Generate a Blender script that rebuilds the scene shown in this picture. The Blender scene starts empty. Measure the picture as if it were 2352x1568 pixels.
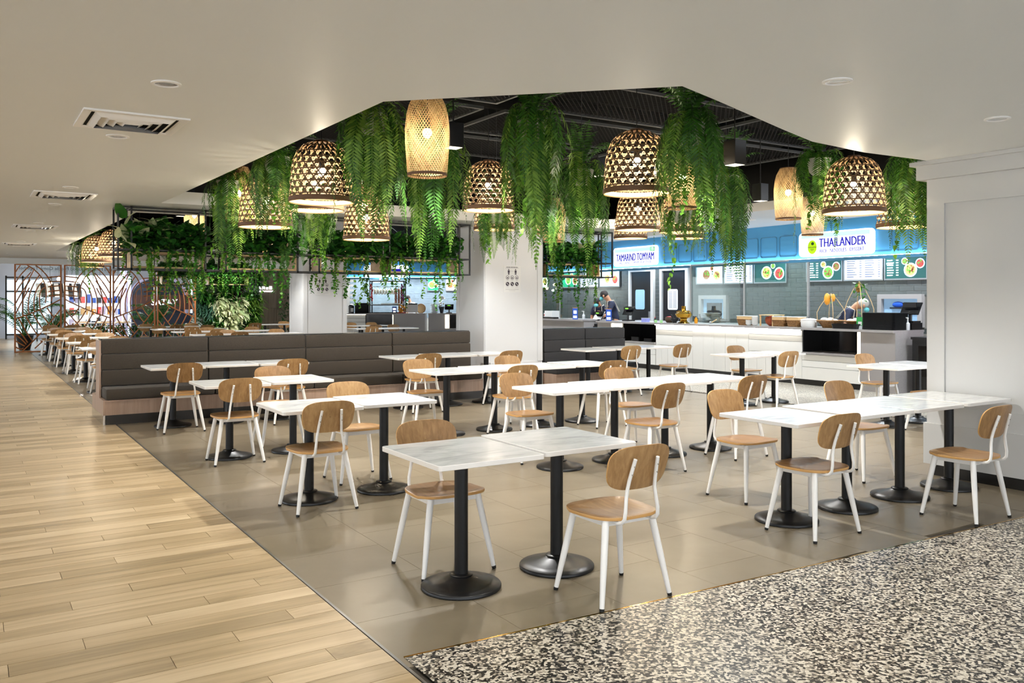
import bpy, bmesh, math, random
from mathutils import Vector, Matrix, Euler
from mathutils.geometry import tessellate_polygon
S = bpy.context.scene
C = S.collection
PI = math.pi
rnd = random.Random(11)

# ---------------- camera, world, exposure ----------------
cam = bpy.data.cameras.new('camera')
camo = bpy.data.objects.new('camera', cam)
C.objects.link(camo)
camo.location = (0, 0, 1.555)
camo.rotation_euler = (PI/2, 0, -math.radians(32.55))
cam.sensor_width = 36.0
cam.lens = 30.0
cam.shift_y = -96/2352
cam.clip_start = 0.05
cam.clip_end = 200
S.camera = camo
w = bpy.data.worlds.new('World')
S.world = w
w.use_nodes = True
bg = w.node_tree.nodes['Background']
bg.inputs[0].default_value = (0.94, 0.985, 1.04, 1)
bg.inputs[1].default_value = 2.0
S.view_settings.view_transform = 'Standard'
S.view_settings.look = 'None'
S.view_settings.exposure = 0.6
S.view_settings.gamma = 1.0
S.view_settings.use_curve_mapping = False
cy = S.cycles
cy.max_bounces = 5
cy.diffuse_bounces = 3
cy.glossy_bounces = 2
cy.use_adaptive_sampling = True
cy.adaptive_threshold = 0.1
cy.adaptive_min_samples = 10
cy.transmission_bounces = 3
cy.transparent_max_bounces = 8
cy.sample_clamp_indirect = 4.0
cy.caustics_reflective = False
cy.caustics_refractive = False

# ---------------- materials ----------------
def lin(h):
    if isinstance(h, str):
        v = [int(h[i:i+2], 16)/255 for i in (0, 2, 4)]
    else:
        v = [c/255 for c in h]
    return tuple((c/12.92 if c <= .04045 else ((c+.055)/1.055)**2.4) for c in v) + (1,)
MATS = {}
def mat(name, col, rough=.5, metal=0., spec=.5, emit=None, es=0., coat=0.):
    m = bpy.data.materials.new(name)
    m.use_nodes = True
    b = m.node_tree.nodes['Principled BSDF']
    b.inputs['Base Color'].default_value = lin(col)
    b.inputs['Roughness'].default_value = rough
    b.inputs['Metallic'].default_value = metal
    b.inputs['Specular IOR Level'].default_value = spec
    if coat: b.inputs['Coat Weight'].default_value = coat
    if emit:
        b.inputs['Emission Color'].default_value = lin(emit)
        b.inputs['Emission Strength'].default_value = es
    MATS[name] = m
    return m
def nd(m, t, **kw):
    n = m.node_tree.nodes.new(t)
    for k, v in kw.items(): setattr(n, k, v)
    return n
def lk(m, a, b): m.node_tree.links.new(a, b)
def bsdf(m): return m.node_tree.nodes['Principled BSDF']
def ramp(m, fac, stops):
    r = nd(m, 'ShaderNodeValToRGB')
    e = r.color_ramp.elements
    while len(e) > 1: e.remove(e[-1])
    e[0].position = stops[0][0]; e[0].color = lin(stops[0][1])
    for p, c in stops[1:]:
        x = e.new(p); x.color = lin(c)
    lk(m, fac, r.inputs[0])
    return r
def coords(m, scale, loc=None, kind='Object'):
    tc = nd(m, 'ShaderNodeTexCoord')
    mp = nd(m, 'ShaderNodeMapping')
    mp.inputs['Scale'].default_value = scale
    lk(m, tc.outputs[kind], mp.inputs[0])
    return mp
def randval(m):
    oi = nd(m, 'ShaderNodeObjectInfo'); g = nd(m, 'ShaderNodeNewGeometry')
    a = nd(m, 'ShaderNodeMath', operation='ADD')
    lk(m, oi.outputs['Random'], a.inputs[0]); lk(m, g.outputs['Random Per Island'], a.inputs[1])
    f = nd(m, 'ShaderNodeMath', operation='FRACT'); lk(m, a.outputs[0], f.inputs[0])
    return f.outputs[0]
def noise(m, vec, scale, detail=4, rough=.55, dist=0.):
    n = nd(m, 'ShaderNodeTexNoise')
    n.inputs['Scale'].default_value = scale; n.inputs['Detail'].default_value = detail
    n.inputs['Roughness'].default_value = rough; n.inputs['Distortion'].default_value = dist
    if vec is not None: lk(m, vec, n.inputs['Vector'])
    return n
def bump(m, h, strength=.2, dist=.01):
    b = nd(m, 'ShaderNodeBump'); b.inputs['Strength'].default_value = strength; b.inputs['Distance'].default_value = dist
    lk(m, h, b.inputs['Height']); lk(m, b.outputs[0], bsdf(m).inputs['Normal'])
def woodmat(name, axis, stops, rough=.45, grain=30., varamt=.35, spec=.5, kind='Object'):
    # grain stretched along axis; tone shifts per piece
    m = mat(name, stops[0][1], rough, spec=spec)
    sc = [grain]*3; sc[axis] = grain*.06
    mp = coords(m, tuple(sc), kind=kind)
    rv = randval(m)
    cx = nd(m, 'ShaderNodeCombineXYZ')
    k = nd(m, 'ShaderNodeMath', operation='MULTIPLY'); k.inputs[1].default_value = 40.
    lk(m, rv, k.inputs[0])
    for i in range(3): lk(m, k.outputs[0], cx.inputs[i])
    lk(m, cx.outputs[0], mp.inputs['Location'])
    n = noise(m, mp.outputs[0], 1., 6, .62, .4)
    n2 = noise(m, mp.outputs[0], .22, 2, .5, 1.2)
    a = nd(m, 'ShaderNodeMath', operation='MULTIPLY_ADD'); lk(m, n2.outputs['Fac'], a.inputs[0]); a.inputs[1].default_value = .5; lk(m, n.outputs['Fac'], a.inputs[2])
    b = nd(m, 'ShaderNodeMath', operation='MULTIPLY_ADD'); lk(m, rv, b.inputs[0]); b.inputs[1].default_value = varamt
    lk(m, a.outputs[0], b.inputs[2])
    c = nd(m, 'ShaderNodeMath', operation='MULTIPLY_ADD'); lk(m, b.outputs[0], c.inputs[0])
    c.inputs[1].default_value = .9; c.inputs[2].default_value = -.175 - varamt*.45
    r = ramp(m, c.outputs[0], stops)
    lk(m, r.outputs[0], bsdf(m).inputs['Base Color'])
    bump(m, n.outputs['Fac'], .06, .004)
    return m
def mottled(name, c1, c2, scale=3., rough=.5, kind='Object', spec=.5, bmp=0., detail=5):
    m = mat(name, c1, rough, spec=spec)
    mp = coords(m, (1, 1, 1), kind=kind)
    n = noise(m, mp.outputs[0], scale, detail, .6)
    r = ramp(m, n.outputs['Fac'], [(.3, c1), (.7, c2)])
    lk(m, r.outputs[0], bsdf(m).inputs['Base Color'])
    if bmp: bump(m, n.outputs['Fac'], bmp, .01)
    return m
def leafmat(name, c1, c2, rough=.45, trans=.35, scale=9.):
    m = mat(name, c1, rough, spec=.35)
    nt = m.node_tree
    mp = coords(m, (1, 1, 1))
    n = noise(m, mp.outputs[0], scale, 3)
    rv = randval(m)
    a = nd(m, 'ShaderNodeMath', operation='MULTIPLY_ADD'); lk(m, rv, a.inputs[0]); a.inputs[1].default_value = .7
    lk(m, n.outputs['Fac'], a.inputs[2])
    r = ramp(m, a.outputs[0], [(.35, c1), (1.05, c2)])
    lk(m, r.outputs[0], bsdf(m).inputs['Base Color'])
    t = nd(m, 'ShaderNodeBsdfTranslucent'); lk(m, r.outputs[0], t.inputs[0])
    mx = nd(m, 'ShaderNodeMixShader'); mx.inputs[0].default_value = trans
    lk(m, bsdf(m).outputs[0], mx.inputs[1]); lk(m, t.outputs[0], mx.inputs[2])
    lk(m, mx.outputs[0], nt.nodes['Material Output'].inputs[0])
    return m
def glassmat(name, tint=(1, 1, 1), refl=1.0):
    m = bpy.data.materials.new(name); m.use_nodes = True
    nt = m.node_tree; nt.nodes.clear()
    o = nt.nodes.new('ShaderNodeOutputMaterial')
    t = nt.nodes.new('ShaderNodeBsdfTransparent'); t.inputs[0].default_value = (*tint, 1)
    g = nt.nodes.new('ShaderNodeBsdfGlossy'); g.inputs['Roughness'].default_value = 0.
    fr = nt.nodes.new('ShaderNodeFresnel'); fr.inputs[0].default_value = 1.45
    k = nt.nodes.new('ShaderNodeMath'); k.operation = 'MULTIPLY'; k.inputs[1].default_value = refl
    mx = nt.nodes.new('ShaderNodeMixShader')
    nt.links.new(fr.outputs[0], k.inputs[0]); nt.links.new(k.outputs[0], mx.inputs[0])
    nt.links.new(t.outputs[0], mx.inputs[1]); nt.links.new(g.outputs[0], mx.inputs[2]); nt.links.new(mx.outputs[0], o.inputs[0])
    MATS[name] = m
    return m

mat('ceiling_paint', 'e3e5e3', .5, spec=.22)
mat('white_paint', 'd6d7d8', .45)
mat('wall_paint', 'c3c3c1', .5)
mat('black_paint', '070707', .8, spec=.15)
mat('black_ceiling', '030303', .95, spec=.05)
mat('dark_frame', '141414', .4)
mat('grey_metal', '8d8f90', .35, metal=.9)
mat('chrome', 'd8d8d8', .15, metal=1.)
mat('white_metal', 'eceae6', .28)
mat('rubber', '0b0b0b', .6)
mat('cast_iron', '0c0c0d', .35, spec=.45)
mat('pole_black', '0a0a0b', .38, spec=.35)
mat('kick_dark', '2c2823', .25)
mat('kick_black', '1a1816', .3)
woodmat('plank_wood', 0, [(.1, '837156'), (.38, 'a7916e'), (.62, 'bfa885'), (.9, 'd2bd9a')], .33, 18., .36)
woodmat('oak', 2, [(.15, '7a5932'), (.5, 'a07a4e'), (.85, 'bd9a6a')], .4, 48., .35)
woodmat('oak_seat', 1, [(.15, '6c4c2f'), (.5, '8d6942'), (.85, 'aa8658')], .28, 44., .25)
woodmat('bench_wood', 2, [(.1, '8d7260'), (.5, 'a98e7b'), (.9, 'bda48f')], .4, 30., .1)
woodmat('pale_wood', 0, [(.1, 'b08d5c'), (.5, 'cfae7c'), (.9, 'dcc194')], .45, 25., .2)
woodmat('grey_wood', 2, [(.1, '6b5c4d'), (.5, '8c7a68'), (.9, 'a5937f')], .5, 20., .4)
mat('ply_edge', 'c99a5c', .4)
mat('copper', 'b06c3a', .4)
# floor tile
m = mottled('floor_tile', '746956', '817663', 2.2, .31, spec=.5)
mat('grout', '4d463d', .8)
# terrazzo
m = mat('terrazzo', '888888', .3)
mp = coords(m, (1, 1, 1))
v = nd(m, 'ShaderNodeTexVoronoi'); v.inputs['Scale'].default_value = 84.
lk(m, mp.outputs[0], v.inputs['Vector'])
sp = nd(m, 'ShaderNodeSeparateColor'); lk(m, v.outputs['Color'], sp.inputs[0])
r = ramp(m, sp.outputs[0], [(0, '121315'), (.3, '262626'), (.42, '7d766a'), (.58, 'a89f8f'), (.70, 'd0c8b8'), (1, 'efe9dc')])
r.color_ramp.interpolation = 'CONSTANT'
lk(m, r.outputs[0], bsdf(m).inputs['Base Color'])
# pale terrazzo near the stalls
m = mat('terrazzo_pale', 'aaaaaa', .3)
mp = coords(m, (1, 1, 1))
v = nd(m, 'ShaderNodeTexVoronoi'); v.inputs['Scale'].default_value = 80.
lk(m, mp.outputs[0], v.inputs['Vector'])
sp = nd(m, 'ShaderNodeSeparateColor'); lk(m, v.outputs['Color'], sp.inputs[0])
r = ramp(m, sp.outputs[0], [(0, '55524d'), (.2, '8d877b'), (.5, 'b5ad9f'), (.8, 'd3ccbd')])
r.color_ramp.interpolation = 'CONSTANT'
lk(m, r.outputs[0], bsdf(m).inputs['Base Color'])
# marble laminate
m = mat('marble', 'e6e6e4', .16, spec=.5)
mp = coords(m, (1.2, 3.2, 1))
oi = nd(m, 'ShaderNodeObjectInfo')
cxx = nd(m, 'ShaderNodeVectorMath', operation='SCALE'); lk(m, oi.outputs['Location'], cxx.inputs[0]); cxx.inputs['Scale'].default_value = 3.7
lk(m, cxx.outputs[0], mp.inputs['Location'])
n = noise(m, mp.outputs[0], 2.2, 9, .62, 1.4)
r = ramp(m, n.outputs['Fac'], [(.28, 'b2b4b4'), (.46, 'cfd1d1'), (.6, 'dcdddd')])
lk(m, r.outputs[0], bsdf(m).inputs['Base Color'])
mat('table_edge', 'e2dfda', .3)
# fabric
for nm, a, b_ in (('brown_fabric', '3b352f', '4c453d'), ('grey_fabric', '333335', '424244')):
    m = mottled(nm, a, b_, 220., .9, spec=.15, bmp=.15, detail=2)
    bsdf(m).inputs['Sheen Weight'].default_value = .1
mottled('quartz', '8f8b8a', 'aba6a4', 160., .3, detail=2)
mat('board_white', 'e9e8e4', .45)
mat('gap_dark', '3a3835', .8)
mottled('wall_tile_grey', '474c4b', '565b59', 3., .18)
mottled('wall_tile_blue', '66747d', '76848c', 3., .18)
mat('tile_grout', '8a8781', .8)
mat('fascia_blue', '4b9fd2', .4)
mat('fascia_line', '3f7fa6', .4)
mat('led_white', 'ffffff', .5, emit='eaf4ff', es=14.)
mat('led_counter', 'ffffff', .5, emit='fff8ec', es=26.)
mat('led_warm', 'ffffff', .5, emit='fff0d0', es=6.)
mat('sign_lit', 'ffffff', .5, emit='eef7ff', es=1.15)
mat('ink_blue', '1a14a8', .5, emit='1a10c0', es=.35)
mat('ink_dark', '3d3440', .6)
mat('ink_grey', '9a969a', .6)
mat('paper', 'dcdcda', .35)
mat('screen_white', 'e8eef4', .4, emit='dfe8f5', es=.4)
mat('screen_green', '1a7a55', .4, emit='1c8a5c', es=.55)
mat('screen_teal', '1e4a48', .4, emit='24504c', es=.5)
mat('screen_pale', 'cfe8d8', .4, emit='cfe8d8', es=.45)
mat('print_white', 'f2f2f0', .4, emit='f2f2f0', es=.8)
mat('print_green', '5fa53a', .4, emit='5fa53a', es=.55)
mat('print_red', 'b03a3a', .4, emit='b03a3a', es=.5)
mat('print_yellow', 'd8c060', .4, emit='d8c060', es=.6)
mat('print_brown', '8a5a38', .4, emit='8a5a38', es=.5)
mat('print_grey', '59627a', .4, emit='59627a', es=.2)
mat('lime', 'a8d200', .5, emit='a8d200', es=.5)
glassmat('glass', (.95, .98, .97), .25)
glassmat('glass_green', (.88, .94, .915), .16)
mat('door_black', '17171a', .35)
mat('door_trim', 'c9c8c4', .4)
mat('aluminium', 'a9abac', .4, metal=.8)
mat('bulb', 'ffffff', .5, emit='ffe6b4', es=26.)
mat('bulb_dim', 'ffffff', .5, emit='fff0d8', es=.9)
m = mat('bamboo', '6f4c2b', .6); bsdf(m).inputs['Roughness'].default_value = .6
mat('bamboo_rim', '6a4a2e', .6)
mat('bamboo_pale', 'c9a878', .6)
mat('cable', '0d0d0d', .5)
leafmat('fern', '35611c', '74993a', .5, .35)
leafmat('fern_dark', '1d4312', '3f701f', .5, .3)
leafmat('ivy', '33691f', '78ac3a', .45, .35)
leafmat('leaf_dark', '123a16', '2c6428', .3, .22, 4.)
leafmat('leaf_mid', '20551c', '46862c', .35, .25, 4.)
leafmat('leaf_pale', '7fa060', 'e6e8bc', .35, .3, 14.)
leafmat('leaf_blue', '1c4438', '4e7c62', .4, .2)
leafmat('leaf_purple', '35141f', '582532', .4, .2)
leafmat('leaf_white', 'b8c6c0', 'e4ece6', .4, .2)
mat('stem', '4a5a2c', .6)
mat('bark', '4b3826', .8)
mat('pot_white', 'c9c7c2', .6)
mat('pot_black', '17171a', .4)
mat('soil', '2b2018', .9)
mat('chain', '55565a', .4, metal=.8)
mottled('wicker', '6f4c28', 'a57a46', 60., .7, bmp=.4, detail=2)
mat('brass', 'c79a3a', .15, metal=1.)
mat('terracotta', 'a8481c', .35)
mat('ceramic', 'eeeeec', .15)
mat('plastic_black', '141416', .3)
mat('plastic_blue', '1f55c0', .35)
mat('plastic_purple', '8f95d8', .3)
mat('card_green', '2f9a4a', .5)
mat('card_lime', '8fd07a', .5)
mat('amber', 'd08a1a', .15)
mat('mango', 'd8932a', .45)
mat('mango_dull', '9a6a28', .5)
mat('cloth_white', 'dcdcd8', .8)
mat('pink', 'e88ab0', .4)
mat('red', 'c22a24', .4)
mat('screen_dark', '0a0a0c', .1)
mat('lcd_green', '7ad83a', .5, emit='7ad83a', es=.9)
mat('skin', 'b98565', .55)
mat('hair', '2a2422', .7)
mat('shirt_navy', '23283f', .8)
mat('apron', '54585e', .8)
mat('strap', 'b8b2a4', .8)
mat('mask', '5fb4b8', .7)
mat('chef_white', 'e2e4e6', .8)
mat('cap_grey', 'b0aca4', .8)
mat('kitchen_glow', '7fa4c4', .6, emit='8fb0d0', es=.35)
mat('kitchen_dark', '20242c', .5)
mat('clear_plastic', 'd8dde0', .15)
mat('roast', '9c4a12', .3)
mat('pale_meat', 'd8cdb8', .45)
mat('purple_onion', '7a2a6a', .35)
mat('shop_white', 'd9e0ea', .6, emit='cfe0f2', es=1.0)
mat('shop_dim', '9a9a9c', .6, emit='b0b4bc', es=.15)
mat('shop_wood', '8a4a2c', .6)
mat('shop_navy', '1c2436', .5)
mat('shop_brown', '4a2e26', .6)
mat('shop_purple', 'b8b4d8', .6)
mat('stripe_black', '1c1c20', .6)
mat('neon', 'ffffff', .5, emit='f2f4ff', es=3.)
mat('letter_dark', '22242a', .5)
mat('planter_cream', 'c4beb0', .6)

# ---------------- mesh helpers ----------------
class MB:
    def __init__(s): s.v = []; s.f = []
    def add(s, vs, fs):
        o = len(s.v); s.v += [tuple(p) for p in vs]; s.f += [tuple(i+o for i in f) for f in fs]
        return s
    def box(s, x0, x1, y0, y1, z0, z1, M=None):
        vs = [Vector((x, y, z)) for z in (z0, z1) for y in (y0, y1) for x in (x0, x1)]
        if M: vs = [M @ p for p in vs]
        return s.add(vs, [(0,2,3,1), (4,5,7,6), (0,1,5,4), (2,6,7,3), (0,4,6,2), (1,3,7,5)])
    def tube(s, path, rad, n=8, caps=True, up=None):
        path = [Vector(p) for p in path]
        R_ = rad if isinstance(rad, (list, tuple)) else [rad]*len(path)
        rings = []
        t0 = (path[1]-path[0]).normalized()
        a = Vector((0, 0, 1)) if abs(t0.z) < .9 else Vector((1, 0, 0))
        u = t0.cross(a).normalized()
        for i, p in enumerate(path):
            if i == 0: t = path[1]-path[0]
            elif i == len(path)-1: t = path[-1]-path[-2]
            else: t = (path[i+1]-path[i]).normalized()+(path[i]-path[i-1]).normalized()
            t.normalize()
            u = (u - t*u.dot(t)).normalized()
            w_ = t.cross(u)
            rings.append([p + (u*math.cos(2*PI*k/n)+w_*math.sin(2*PI*k/n))*R_[i] for k in range(n)])
        o = len(s.v)
        for r_ in rings: s.v += [tuple(q) for q in r_]
        for i in range(len(path)-1):
            for k in range(n):
                k2 = (k+1) % n
                s.f.append((o+i*n+k, o+i*n+k2, o+(i+1)*n+k2, o+(i+1)*n+k))
        if caps:
            s.f.append(tuple(o+k for k in range(n-1, -1, -1)))
            s.f.append(tuple(o+(len(path)-1)*n+k for k in range(n)))
        return s
    def lathe(s, prof, n=24, cx=0, cy=0, cz=0, sx=1, sy=1, cap0=True, cap1=True):
        o = len(s.v)
        for r_, z in prof:
            for k in range(n):
                s.v.append((cx+r_*sx*math.cos(2*PI*k/n), cy+r_*sy*math.sin(2*PI*k/n), cz+z))
        for i in range(len(prof)-1):
            for k in range(n):
                k2 = (k+1) % n
                s.f.append((o+i*n+k, o+i*n+k2, o+(i+1)*n+k2, o+(i+1)*n+k))
        if cap0: s.f.append(tuple(o+k for k in range(n-1, -1, -1)))
        if cap1: s.f.append(tuple(o+(len(prof)-1)*n+k for k in range(n)))
        return s
    def prism(s, poly, z0, z1, M=None):
        n = len(poly)
        vs = [Vector((x, y, z0)) for x, y in poly]+[Vector((x, y, z1)) for x, y in poly]
        if M: vs = [M @ p for p in vs]
        return s.add(vs, [tuple(range(n-1, -1, -1)), tuple(range(n, 2*n))]+[(i, (i+1) % n, n+(i+1) % n, n+i) for i in range(n)])
    def ball(s, c, rx, ry=None, rz=None, n=12, m=8):
        ry = ry or rx; rz = rz or rx
        prof = [(max(1e-4, math.sin(PI*i/m)), -math.cos(PI*i/m)) for i in range(m+1)]
        o = len(s.v)
        for r_, z in prof:
            for k in range(n):
                s.v.append((c[0]+rx*r_*math.cos(2*PI*k/n), c[1]+ry*r_*math.sin(2*PI*k/n), c[2]+rz*z))
        for i in range(m):
            for k in range(n):
                k2 = (k+1) % n
                s.f.append((o+i*n+k, o+i*n+k2, o+(i+1)*n+k2, o+(i+1)*n+k))
        return s
    def mesh(s, name, mt, smooth=False):
        me = bpy.data.meshes.new(name)
        me.from_pydata(s.v, [], s.f)
        if mt: me.materials.append(MATS[mt] if isinstance(mt, str) else mt)
        if smooth:
            me.polygons.foreach_set('use_smooth', [True]*len(me.polygons))
            try: me.set_sharp_from_angle(angle=math.radians(40))
            except Exception: pass
        me.update()
        return me
    def build(s, name, mt, parent=None, smooth=False, loc=None):
        return link(name, s.mesh(name, mt, smooth), parent, loc)
def link(name, me, parent=None, loc=None, rot=None, scale=None):
    o = bpy.data.objects.new(name, me)
    C.objects.link(o)
    if parent: o.parent = parent
    if loc is not None: o.location = loc
    if rot is not None: o.rotation_euler = rot
    if scale is not None: o.scale = scale if not isinstance(scale, (int, float)) else (scale,)*3
    return o
def tag(o, label=None, cat=None, group=None, kind=None):
    if label: o['label'] = label
    if cat: o['category'] = cat
    if group: o['group'] = group
    if kind: o['kind'] = kind
    return o
def thing(name, label, cat, loc=(0, 0, 0), rz=0., group=None):
    o = bpy.data.objects.new(name, None); C.objects.link(o)
    o.empty_display_size = .1
    o.location = loc; o.rotation_euler = (0, 0, rz)
    return tag(o, label, cat, group)
def dup(o, parent=None):
    c = o.copy(); C.objects.link(c)
    if parent is not None: c.parent = parent
    for ch in o.children: dup(ch, c)
    return c
def bx(name, mt, parent, *b):
    return MB().box(*b).build(name, mt, parent)
def rrect(w_, h_, r_, n=5):
    pts = []
    for cx_, cy_, a0 in ((w_/2-r_, h_/2-r_, 0), (-w_/2+r_, h_/2-r_, 90), (-w_/2+r_, -h_/2+r_, 180), (w_/2-r_, -h_/2+r_, 270)):
        for i in range(n+1):
            a = math.radians(a0+90*i/n); pts.append((cx_+r_*math.cos(a), cy_+r_*math.sin(a)))
    return pts
def rbox(x0, x1, y0, y1, z0, z1, b=.008, seg=2):
    bm = bmesh.new(); bmesh.ops.create_cube(bm, size=1)
    for v_ in bm.verts: v_.co = Vector(((x0+x1)/2+v_.co.x*(x1-x0), (y0+y1)/2+v_.co.y*(y1-y0), (z0+z1)/2+v_.co.z*(z1-z0)))
    bmesh.ops.bevel(bm, geom=bm.edges[:], offset=b, segments=seg, profile=.6, affect='EDGES')
    m_ = MB(); bm.verts.index_update()
    m_.add([v_.co for v_ in bm.verts], [tuple(v_.index for v_ in f_.verts) for f_ in bm.faces]); bm.free()
    return m_
def textmesh(txt, size, mt, sx=1., align='CENTER', depth=.002, bold=0.):
    cu = bpy.data.curves.new('t', 'FONT'); cu.body = txt; cu.size = size; cu.extrude = depth/2
    cu.align_x = align; cu.align_y = 'CENTER'; cu.resolution_u = 2
    o = bpy.data.objects.new('t', cu); C.objects.link(o)
    dg = bpy.context.evaluated_depsgraph_get()
    me = bpy.data.meshes.new_from_object(o.evaluated_get(dg))
    bpy.data.objects.remove(o)
    me.transform(Matrix.Diagonal((sx, 1, 1, 1)))
    if bold:
        b_ = bmesh.new()
        for k in (-1, 0, 1):
            c_ = me.copy(); c_.transform(Matrix.Translation((k*size*bold, 0, k*.0002))); b_.from_mesh(c_); bpy.data.meshes.remove(c_)
        b_.to_mesh(me); b_.free()
    me.materials.clear(); me.materials.append(MATS[mt])
    return me
def lamp(name, kind, parent, loc, energy, col, size=.1, spot=None, blend=.5, rot=None):
    l = bpy.data.lights.new(name, kind); l.energy = energy; l.color = col
    if kind == 'AREA': l.size = size
    else: l.shadow_soft_size = size
    if kind == 'SPOT': l.spot_size = math.radians(spot); l.spot_blend = blend
    o = bpy.data.objects.new(name, l); C.objects.link(o)
    if parent: o.parent = parent
    o.location = loc
    if rot: o.rotation_euler = rot
    return o
# ---------------- floor ----------------
TH = math.radians(32.55)
def proj(X, Y, Z=0.):
    d = X*math.sin(TH)+Y*math.cos(TH); l = X*math.cos(TH)-Y*math.sin(TH)
    return (1176+1960*l/d, 688-1960*(Z-1.555)/d, d) if d > .1 else (-9e9, 9e9, d)
def inview(X, Y, Z=0., m=60):
    x, y, d = proj(X, Y, Z)
    return d > .3 and -m < x < 2352+m and -m < y < 1568+m
fw = tag(bx('floor', 'grout', None, -9, 1.56, -4, 45, -.06, -.012), 'pale oak plank walkway floor on the left', kind='structure')
ft = tag(bx('floor', 'grout', None, 1.574, 10.4, 3.0, 45, -.06, -.012), 'beige square floor tiles under the tables', kind='structure')
plank_me = MB().box(0, 1, .0015, .1400, -.012, 0).mesh('plank', 'plank_wood')
cells = []
for j in range(-26, 289):
    y = 4.222+.1415*j
    off = (.445+.30*j) % 1.2
    k = int((-4.2-off)/1.2)-1
    while off+1.2*k < 1.556:
        a = max(off+1.2*k+.0012, -4.2 if y < 16 else -2.6); b = min(off+1.2*(k+1)-.0012, 1.556)
        k += 1
        if b-a < .02: continue
        vis = inview(min(b, max(a, (a+b)/2)), y+.07) or inview(b, y+.07) or inview(a, y)
        cells.append((proj((a+b)/2, y)[2] if vis else 900+abs(y), a, b, y))
cells.sort()
st = MB()
for i, (d, a, b, y) in enumerate(cells):
    if i < 300:
        link('plank', plank_me, fw, (a, y, 0), scale=((b-a), 1, 1))
    else:
        st.box(a, b, y+.0015, y+.14, -.012, 0)
tag(st.build('plank_field', 'plank_wood', fw), kind='stuff')
PX, PY = .6205, .5835
tile_me = MB().box(0, PX-.002, 0, PY-.002, -.012, 0).mesh('tile', 'floor_tile')
edge_me = MB().box(0, .6280, 0, PY-.002, -.012, 0).mesh('tile', 'floor_tile')
tcells = []
for c in range(-1, 13):
    x0 = 2.205+PX*c if c >= 0 else 1.575
    ph = 3.86 if c % 2 else 3.572
    for n_ in range(-2, 70):
        y = ph+PY*n_
        if y < 2.95: continue
        vis = inview(x0+.3, y+.3)
        tcells.append((proj(x0+.3, y)[2] if vis else 900, c, x0, y))
tcells.sort()
st = MB()
for i, (d, c, x0, y) in enumerate(tcells):
    if i < 300: link('tile', edge_me if c < 0 else tile_me, ft, (x0, y, 0))
    else: st.box(x0, x0+(.628 if c < 0 else PX-.002), y, y+PY-.002, -.012, 0)
tag(st.build('tile_field', 'floor_tile', ft), kind='stuff')
ftz = tag(MB().prism([(1.60, -4), (9, -4), (9, 3.05), (6.34, 3.165), (3.11, 3.30), (1.60, 3.372)], .0004, .003).build('floor', 'terrazzo'), 'black and white speckled terrazzo floor in the front right corner', kind='structure')
fpz = tag(bx('floor', 'terrazzo_pale', None, 10.4, 22, 3.0, 45, -.06, 0), 'pale speckled terrazzo floor strip along the food counters', kind='structure')
tag(bx('trim_1', 'grey_metal', None, 1.5605, 1.5735, 1.0, 29, -.02, .0015), 'thin metal strip between planks and tiles', kind='structure')
tag(MB().prism([(1.60, 3.372), (3.11, 3.30), (6.34, 3.165), (9, 3.05), (9, 3.062), (6.34, 3.177), (3.11, 3.312), (1.60, 3.384)], .0004, .0035).build('trim_2', 'brass'), 'thin brass strip edging the speckled terrazzo', kind='structure')

# ---------------- ceiling ----------------
CZ = 2.78
NEAR = [(2.17, 4.88), (3.46, 3.604), (3.85, 3.735), (4.361, 3.918), (4.964, 4.135), (5.519, 4.324), (6.293, 4.41), (6.952, 4.38)]
P1 = [(-9, -4), (7.3, -4), (7.3, 4.38)]+NEAR[::-1]+[(2.07, 11.5), (-9, 11.5)]
polys = [P1, [(-9, 11.5), (11.1, 11.5), (11.1, 12.95), (-9, 12.95)], [(-9, 12.95), (2.0, 12.95), (1.87, 24.2), (-9, 24.2)], [(-9, 24.2), (9.5, 24.2), (9.5, 29), (-9, 29)]]
mb = MB()
for P in polys:
    V = [Vector((x, y, CZ)) for x, y in P]
    tr = tessellate_polygon([V])
    mb.add(V, [tuple(t) for t in tr])
    mb.add([v_+Vector((0, 0, .16)) for v_ in V], [tuple(t) for t in tr])
def upstand(mb, pts, h=.16):
    for (x0, y0), (x1, y1) in zip(pts, pts[1:]):
        mb.add([(x0, y0, CZ), (x1, y1, CZ), (x1, y1, CZ+h), (x0, y0, CZ+h)], [(0, 1, 2, 3)])
upstand(mb, [(2.07, 11.5)]+NEAR+[(7.3, 4.38)])
upstand(mb, [(2.07, 11.5), (11.1, 11.5), (11.1, 12.95), (2.0, 12.95), (1.87, 24.2), (9.5, 24.2), (9.5, 29)])
ce = mb.build('ceiling', 'ceiling_paint')
tag(ce, 'smooth off-white suspended ceiling with a large dark opening', kind='structure')
# dark slab above
tag(bx('ceiling', 'black_ceiling', None, -1, 22, 2.6, 38, 3.86, 3.95), 'black painted ceiling void above the opening', kind='structure')
mb = MB()
mb.box(1.2, 7.2, 3.0, 3.1, 2.95, 3.9)
mb.box(1.2, 1.3, 3.1, 29, 2.95, 3.9); mb.box(1.2, 9.6, 29.21, 29.3, 2.95, 3.9); mb.box(15.2, 15.3, 3.0, 25, 2.9, 3.9); mb.box(9.5, 9.6, 29.3, 34, 2.6, 3.9)
tag(mb.build('wall_plenum', 'black_ceiling'), 'black side walls of the ceiling void', kind='structure')
# stall soffit
sf = bx('ceiling', 'white_paint', None, 11.1, 15.05, 4.6, 21.5, 3.03, 3.20)
tag(sf, 'white ceiling strip in front of the blue food stall fascia', kind='structure')
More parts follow.
